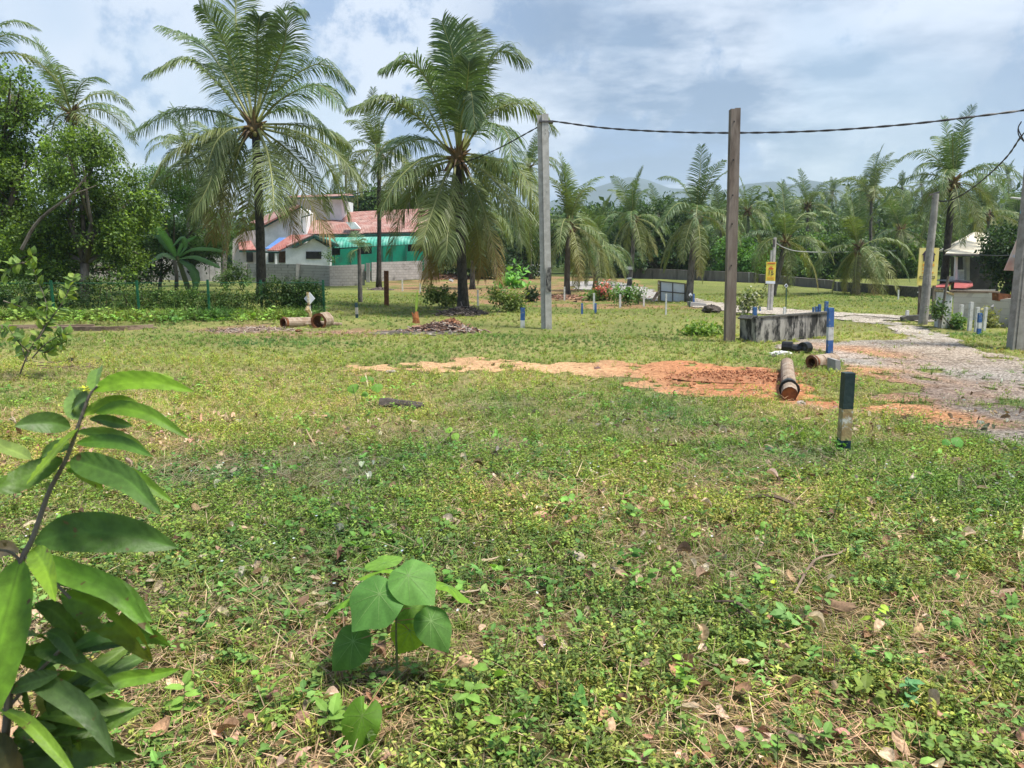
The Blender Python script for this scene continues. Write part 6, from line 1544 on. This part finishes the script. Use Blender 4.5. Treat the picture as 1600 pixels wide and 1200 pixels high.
L_ = [([(146, 610), (185, 598), (240, 597), (303, 612)], 17, (.23, .42, .025), 0, (0, -.8, .6), dict(mid=1.1)),
      ([(150, 603), (180, 596), (215, 596), (248, 606)], 10, (.26, .42, .03), .05, (0, -.72, .7), {}),
      ([(150, 645), (190, 636), (245, 645), (308, 678)], 13, (.075, .17, .02), -.02, (0, -.8, .6), dict(mid=1.2)),
      ([(120, 692), (160, 688), (205, 690), (253, 706)], 13, (.045, .12, .025), -.02, (0, -.72, .7), {}),
      ([(110, 718), (160, 720), (230, 735), (292, 775)], 27, (.05, .12, .035), -.06, (.1, -.9, .5), dict(mid=1.5)),
      ([(104, 735), (150, 738), (205, 755), (258, 795)], 15, (.09, .2, .03), .02, (0, -.72, .7), {}),
      ([(130, 655), (108, 648), (84, 636), (62, 624)], 20, (.1, .19, .07), .06, (.2, -.9, .4), {}),
      ([(122, 668), (110, 690), (100, 712), (88, 735)], 24, (.13, .24, .02), -.05, (-.6, -.8, .1), dict(fold=.1)),
      ([(98, 716), (75, 728), (50, 742), (28, 738)], 25, (.05, .11, .02), -.05, fac, dict(fold=.12)),
      ([(48, 718), (20, 712), (-15, 705), (-50, 690)], 13, (.14, .22, .08), .03, up1, {}),
      ([(78, 772), (60, 778), (40, 792), (20, 802)], 22, (.07, .14, .06), .06, fac, {}),
      ([(110, 668), (92, 658), (70, 655), (52, 656)], 17, (.05, .11, .035), -.03, fac, {}),
      ([(138, 618), (125, 625), (112, 640), (105, 650)], 12, (.12, .2, .08), .04, fac, {}),
      ([(140, 655), (150, 662), (160, 672), (170, 682)], 10, (.05, .12, .04), .05, fac, {}),
      ([(54, 848), (110, 838), (190, 848), (258, 872)], 42, (.045, .11, .03), .03, (.1, -.85, .5), dict(mid=1.3)),
      ([(52, 868), (120, 885), (205, 905), (273, 957)], 25, (.17, .35, .04), -.05, (-.15, -.75, .7), dict(mid=1.15)),
      ([(50, 858), (85, 856), (120, 864), (155, 888)], 18, (.25, .42, .03), -.08, (0, -.7, .7), {}),
      ([(60, 895), (120, 905), (190, 930), (238, 972)], 28, (.05, .13, .02), .0, (.1, -.5, .8), {}),
      ([(95, 930), (140, 950), (185, 990), (226, 1050)], 42, (.06, .14, .02), .02, (-.1, -.95, .2), dict(tipc=(.16, .18, .02), holes=True)),
      ([(33, 872), (36, 950), (32, 1040), (14, 1120)], 46, (.2, .4, .03), -.1, (.15, -.97, .1), dict(mid=.8, fold=.22, nseg=26)),
      ([(42, 1062), (95, 1066), (160, 1095), (208, 1148)], 24, (.05, .1, .05), -.04, (.1, -.8, .6), dict(mid=1.1)),
      ([(0, 1108), (60, 1112), (120, 1140), (172, 1168)], 11, (.1, .2, .03), -.06, up1, {}),
      ([(58, 1048), (85, 1030), (115, 1022), (148, 1018)], 15, (.04, .1, .04), .03, (0, -.8, .6), {}),
      ([(95, 1075), (115, 1100), (130, 1140), (118, 1185)], 26, (.025, .06, .02), .06, fac, {}),
      ([(60, 1085), (62, 1120), (58, 1160), (50, 1200)], 17, (.3, .33, .13), .05, fac, dict(tipc=(.3, .25, .1))),
      ([(70, 1090), (85, 1120), (92, 1160), (95, 1210)], 22, (.06, .12, .02), .04, fac, {}),
      ([(-10, 1150), (20, 1165), (50, 1190), (75, 1240)], 42, (.03, .035, .015), -.05, fac, dict(tipc=(.1, .04, .02))),
      ([(100, 935), (82, 960), (70, 985), (62, 1010)], 24, (.09, .05, .03), .08, fac, {}),
      ([(110, 1015), (150, 1010), (190, 1040), (205, 1080)], 18, (.05, .13, .03), .1, fac, {}),
      ([(120, 1095), (160, 1090), (195, 1105), (220, 1120)], 14, (.09, .2, .03), .1, fac, {}),
      ([(-30, 1000), (0, 1040), (15, 1090), (20, 1150)], 30, (.04, .1, .02), .1, fac, {}),
      ([(5, 900), (-20, 960), (-40, 1020), (-60, 1060)], 36, (.07, .16, .03), .08, fac, {}),
      ([(30, 862), (5, 860), (-25, 872), (-50, 890)], 14, (.2, .16, .16), .02, fac, {}),
      ([(0, 1200), (40, 1210), (100, 1230), (150, 1270)], 40, (.03, .07, .02), .1, fac, {}),
      ([(20, 1180), (-10, 1210), (-40, 1250), (-60, 1300)], 40, (.04, .09, .02), .05, fac, {})]
for k_ in range(26):       # crowded lower leaves of the same shrub
    bx, by = rng.uniform(5, 95), rng.uniform(935, 1190); an = rng.uniform(-.5, 1.5); ln = rng.uniform(70, 125); dx, dy = math.cos(an)*ln, math.sin(an)*ln
    L_.append(([(bx, by), (bx+dx*.35, by+dy*.25-6), (bx+dx*.7, by+dy*.6-4), (bx+dx, by+dy)], rng.uniform(11, 21), [(.045, .1, .03), (.06, .13, .03), (.035, .08, .03), (.09, .17, .035)][k_ % 4], rng.uniform(-.02, .1), (rng.normal()*.3, -.8, .6), {}))
for k_, (bx, by) in enumerate([(146, 612), (140, 622), (128, 650), (118, 676), (112, 700), (100, 725)]):
    an = [-2.6, 2.7, -.3, .5, 2.9, .9][k_]; ln = [55, 60, 70, 80, 62, 60][k_]; dx, dy = math.cos(an)*ln, math.sin(an)*ln
    L_.append(([(bx, by), (bx+dx*.35, by+dy*.35-5), (bx+dx*.7, by+dy*.7-3), (bx+dx, by+dy+6)], 13, [(.1, .2, .05), (.07, .15, .04), (.14, .26, .04)][k_ % 3], rng.uniform(0, .08), (rng.normal()*.3, -.8, .6), {}))
for pl_, W, c, dz, tl, kw in L_: big_leaf(r, pl_, W*(.8 if W > 20 and W != 46 else 1), (A(c)*.85 if c[1] > .3 else A(c)*A([1.7, 1.45, .95])+A([.012, .022, .003])), YS, dz, tl, **kw)

# a curling green runner at bottom left
m = MB(); Yw = G(255, 1120)[1]; b = G(295, 1199)
tube(m, catmull([b, P(275, 1175, Yw), P(250, 1160, Yw), P(240, 1145, Yw), P(240, 1125, Yw), P(246, 1120, Yw)], 22), .0035, 6)
o = m.build('green_runner', M['stemgreen'], loc=b); tag(o, 'curling green runner stem at the bottom beside the foreground shrub', 'runner')

# taller weeds with broad bluish leaves on the right foreground
def weedplant(label, bu, bv, h, n, L, col):
    b = G(bu, bv); T = TP(); d = nrm(A([rng.normal()*.25, rng.normal()*.2, 1])); T.stick(b, b+d*h, .0022, (.13, .12, .06))
    for i in range(n):
        p = b+d*h*(.25+.75*i/n); T.leaf(p, rd(-20, 40), nrm(A([0, -.25, 1])+rng.normal(size=3)*.25), L*rng.uniform(.7, 1.2), L*.3, A(col)*rng.uniform(.8, 1.3), .15)
    V, C, Fc = T.done(); m = MB(); [m.add(V, f, C) for f in Fc]
    tag(m.build('broad_weed', M['cover'], loc=b), label, 'weed', 'broad-leaved weeds standing above the ground cover')
for lab, u, v, h, n, L, c in [
    ('bright yellow-leaved weed near the bottom right', 1350, 990, .16, 7, .05, (.35, .5, .06)), ('bluish round-leaved weed right of centre near the bottom', 1245, 1000, .14, 12, .06, (.17, .31, .09)),
    ('yellow-green weed low right of the seedling', 1075, 1085, .15, 9, .05, (.25, .42, .05)), ('bluish weed at the right edge foreground', 1500, 995, .12, 9, .06, (.2, .34, .1)),
    ('pale star-leaved sprout right of the round-leaved plant', 745, 955, .1, 6, .06, (.3, .42, .12)), ('grey-green weed mid right foreground', 1340, 880, .12, 9, .055, (.19, .31, .09)),
    ('single yellow upright leaf weed at right foreground', 1205, 940, .13, 4, .055, (.4, .5, .05)), ('dark green weed clump below the far right litter', 1420, 1120, .14, 10, .05, (.11, .26, .1)),
    ('leafy weed at centre foreground', 900, 1120, .13, 10, .045, (.1, .24, .05)), ('pale heart-leaved weed left of the round-leaved plant', 330, 1000, .12, 8, .05, (.14, .3, .09)),
    ('star-shaped bright weed at the bottom left', 285, 1135, .14, 10, .06, (.2, .35, .06)), ('tall dark thin weed in the right middle foreground', 1300, 820, .34, 12, .025, (.08, .14, .04)),
    ('thin dark weed standing left of the yellow weed', 1200, 1010, .2, 8, .04, (.09, .18, .05)), ('grey-leaved weed clump below the yellow upright weed', 1180, 1050, .12, 10, .05, (.18, .3, .08))]:
    weedplant(lab, u, v, h, n, L, c)
# big dead leaves and sticks that stand out
for lab, u, v, L in [('large curled pinkish-brown dead leaf at the right in the near weeds', 1315, 965, .13), ('dead leaf folded double above the round-leaved seedling', 700, 830, .12), ('big pale dead leaf beside the fallen stick at centre right', 905, 890, .11),
                     ('twisted brown dead leaf left of the round-leaved plant', 465, 965, .11), ('pale broad dead leaf in the left middle weeds', 475, 885, .1), ('brown lobed dead leaf at lower centre right', 1070, 1130, .13), ('long curled dead leaf at the bottom right centre', 1240, 1175, .13), ('dry buff dead leaf at the middle left', 318, 805, .09), ('brown dead leaf pair right of centre in the near weeds', 1185, 852, .1), ('dark curled dead leaf at the far right foreground', 1565, 945, .13)]:
    p = G(u, v); V, C, Fc = t_dead(L); a = rng.random()*6.28; V = V@A(Matrix.Rotation(a, 3, 'Z')).T+p+A([0, 0, .035]); m = MB(); m.add(V, Fc[0], C)
    tag(m.build('dead_leaf', M['dry'], loc=p, smooth=True), lab, 'dead leaf', 'dead leaves lying large in the foreground')
for lab, pts in [('thin bare fallen stick at centre right foreground', [(1110, 958), (1150, 975), (1190, 998)]), ('pale fallen palm leaf stalk lying across the grass at right', [(1165, 790), (1205, 798), (1240, 800)]), ('fine bent twig arching over the weeds at right', [(1240, 945), (1270, 905), (1310, 880), (1330, 865)])]:
    p = [G(u, v)+A([0, 0, .05+.05*(i == 1)]) for i, (u, v) in enumerate(pts)]; m = MB(); tube(m, catmull(p, 10), .006 if 'palm' not in lab else .014, 5, wob=.3); tag(m.build('fallen_stick', M['wood'], loc=p[0]), lab, 'stick')

# ------------------------------------------------------------------ haze
hz = MB(); box(hz, (0, 1600, 169), (9000, 3900, 352)); mh = bpy.data.materials.new('haze_air'); mh.use_nodes = True; nt = mh.node_tree; nt.nodes.clear()
o_ = nt.nodes.new('ShaderNodeOutputMaterial'); pv_ = nt.nodes.new('ShaderNodeVolumePrincipled'); pv_.inputs['Color'].default_value = (.78, .9, 1, 1); pv_.inputs['Density'].default_value = .00021; pv_.inputs['Anisotropy'].default_value = .2
nt.links.new(pv_.outputs[0], o_.inputs['Volume'])
tag(hz.build('haze', mh), 'pale humid haze over the plot and hills', 'haze', kind='stuff')

# ------------------------------------------------------------------ sun, sky, camera
EL, ROT = math.radians(64), math.radians(112)      # behind the viewer, to the right
sd_ = A([math.sin(ROT)*math.cos(EL), math.cos(ROT)*math.cos(EL), math.sin(EL)])
ld = bpy.data.lights.new('sun', 'SUN'); ld.energy = 3.0; ld.angle = math.radians(12); ld.color = (1, .95, .87)
lo = bpy.data.objects.new('sun', ld); COL.objects.link(lo); lo.rotation_euler = Vector(sd_).to_track_quat('Z', 'Y').to_euler()
w = bpy.data.worlds.new('World'); SC.world = w; w.use_nodes = True; nt = w.node_tree; nt.nodes.clear()
out = nt.nodes.new('ShaderNodeOutputWorld'); bg = nt.nodes.new('ShaderNodeBackground'); bg.inputs[1].default_value = 1
sky = nt.nodes.new('ShaderNodeTexSky'); sky.sky_type = 'NISHITA'; sky.sun_disc = False; sky.sun_elevation = EL; sky.sun_rotation = ROT; sky.air_density = 1.2; sky.dust_density = 2
bs = nt.nodes.new('ShaderNodeBackground'); nt.links.new(sky.outputs[0], bs.inputs[0]); bs.inputs[1].default_value = .075
tc = nt.nodes.new('ShaderNodeTexCoord'); sep = nt.nodes.new('ShaderNodeSeparateXYZ'); nt.links.new(tc.outputs['Generated'], sep.inputs[0])
def mth(op, a, b=None):
    n = nt.nodes.new('ShaderNodeMath'); n.operation = op
    for i, s in enumerate((a, b)):
        if s is None: continue
        if isinstance(s, (int, float)): n.inputs[i].default_value = s
        else: nt.links.new(s, n.inputs[i])
    return n.outputs[0]
zz_ = mth('ADD', mth('MAXIMUM', sep.outputs[2], 0.0), .16)
cx_ = mth('DIVIDE', sep.outputs[0], zz_); cy_ = mth('DIVIDE', sep.outputs[1], zz_)
cb = nt.nodes.new('ShaderNodeCombineXYZ'); nt.links.new(cx_, cb.inputs[0]); nt.links.new(cy_, cb.inputs[1]); cb.inputs[2].default_value = 3.3
def mr(o, lo, hi, a=0, b=1):
    r = nt.nodes.new('ShaderNodeMapRange'); r.interpolation_type = 'SMOOTHSTEP'; nt.links.new(o, r.inputs[0])
    for i, q in enumerate((lo, hi, a, b)): r.inputs[i+1].default_value = q
    return r.outputs[0]
def gdir(u, v, sharp, k=1.0):      # soft patch of the sky around one direction of the compass
    d = nrm(ray(u, v)); n = nt.nodes.new('ShaderNodeVectorMath'); n.operation = 'DOT_PRODUCT'; nv = nt.nodes.new('ShaderNodeVectorMath'); nv.operation = 'NORMALIZE'
    nt.links.new(tc.outputs['Generated'], nv.inputs[0]); nt.links.new(nv.outputs[0], n.inputs[0]); n.inputs[1].default_value = Vector(d)
    return mth('MULTIPLY', mr(n.outputs['Value'], 1-sharp, 1), k)
nA = noise(nt, cb.outputs[0], .55, 7, .55); nB = noise(nt, cb.outputs[0], 1.7, 8, .6); nC = noise(nt, tc.outputs['Generated'], 7, 8, .62)
n1 = mr(nA, .38, .62)                               # grey against light veil
veil = mixc(nt, n1, (.215, .34, .57), (.34, .455, .66))
bright = mth('ADD', gdir(1370, 20, .035, .8), mth('ADD', gdir(80, 90, .12, .35), mth('ADD', gdir(560, 60, .12, .4), gdir(880, -20, .04, .6))))
pf = mth('ADD', nC, mth('MULTIPLY', bright, .2))
puff = mr(pf, .56, .65)
c = mixc(nt, mth('MULTIPLY', puff, .8), veil, (.78, .83, .92))
dk = mth('ADD', gdir(1250, 130, .09, .8), gdir(1050, 80, .05, .6))
c = mixc(nt, mth('MULTIPLY', dk, mr(nB, .3, .65)), c, (.19, .28, .44))
bl = mr(noise(nt, tc.outputs['Generated'], 3.2, 5, .5), .5, .66)
bc_ = nt.nodes.new('ShaderNodeBackground'); nt.links.new(c, bc_.inputs[0]); bc_.inputs[1].default_value = .48
mx = nt.nodes.new('ShaderNodeMixShader'); nt.links.new(mth('SUBTRACT', .9, mth('MULTIPLY', bl, .35)), mx.inputs[0]); nt.links.new(bs.outputs[0], mx.inputs[1]); nt.links.new(bc_.outputs[0], mx.inputs[2])
nt.links.new(mx.outputs[0], out.inputs[0])

cam = bpy.data.cameras.new('camera'); cam.sensor_width = 36; cam.lens = F/1600*36; cam.clip_end = 20000; cam.clip_start = .05
cam.dof.use_dof = True; cam.dof.focus_distance = 7.0; cam.dof.aperture_fstop = cam.lens/1.5
co = bpy.data.objects.new('camera', cam); COL.objects.link(co); co.location = (0, 0, CAMZ); co.rotation_euler = (PI/2-PITCH, 0, 0); SC.camera = co
SC.view_settings.view_transform = 'Standard'; SC.view_settings.look = 'None'; SC.view_settings.exposure = 1.33; SC.view_settings.gamma = 1
SC.cycles.max_bounces = 6; SC.cycles.diffuse_bounces = 3; SC.cycles.transmission_bounces = 3; SC.cycles.glossy_bounces = 2; SC.cycles.transparent_max_bounces = 8
SC.cycles.use_denoising = True; SC.cycles.denoising_prefilter = 'ACCURATE'; SC.cycles.caustics_reflective = False; SC.cycles.caustics_refractive = False; SC.cycles.volume_bounces = 2
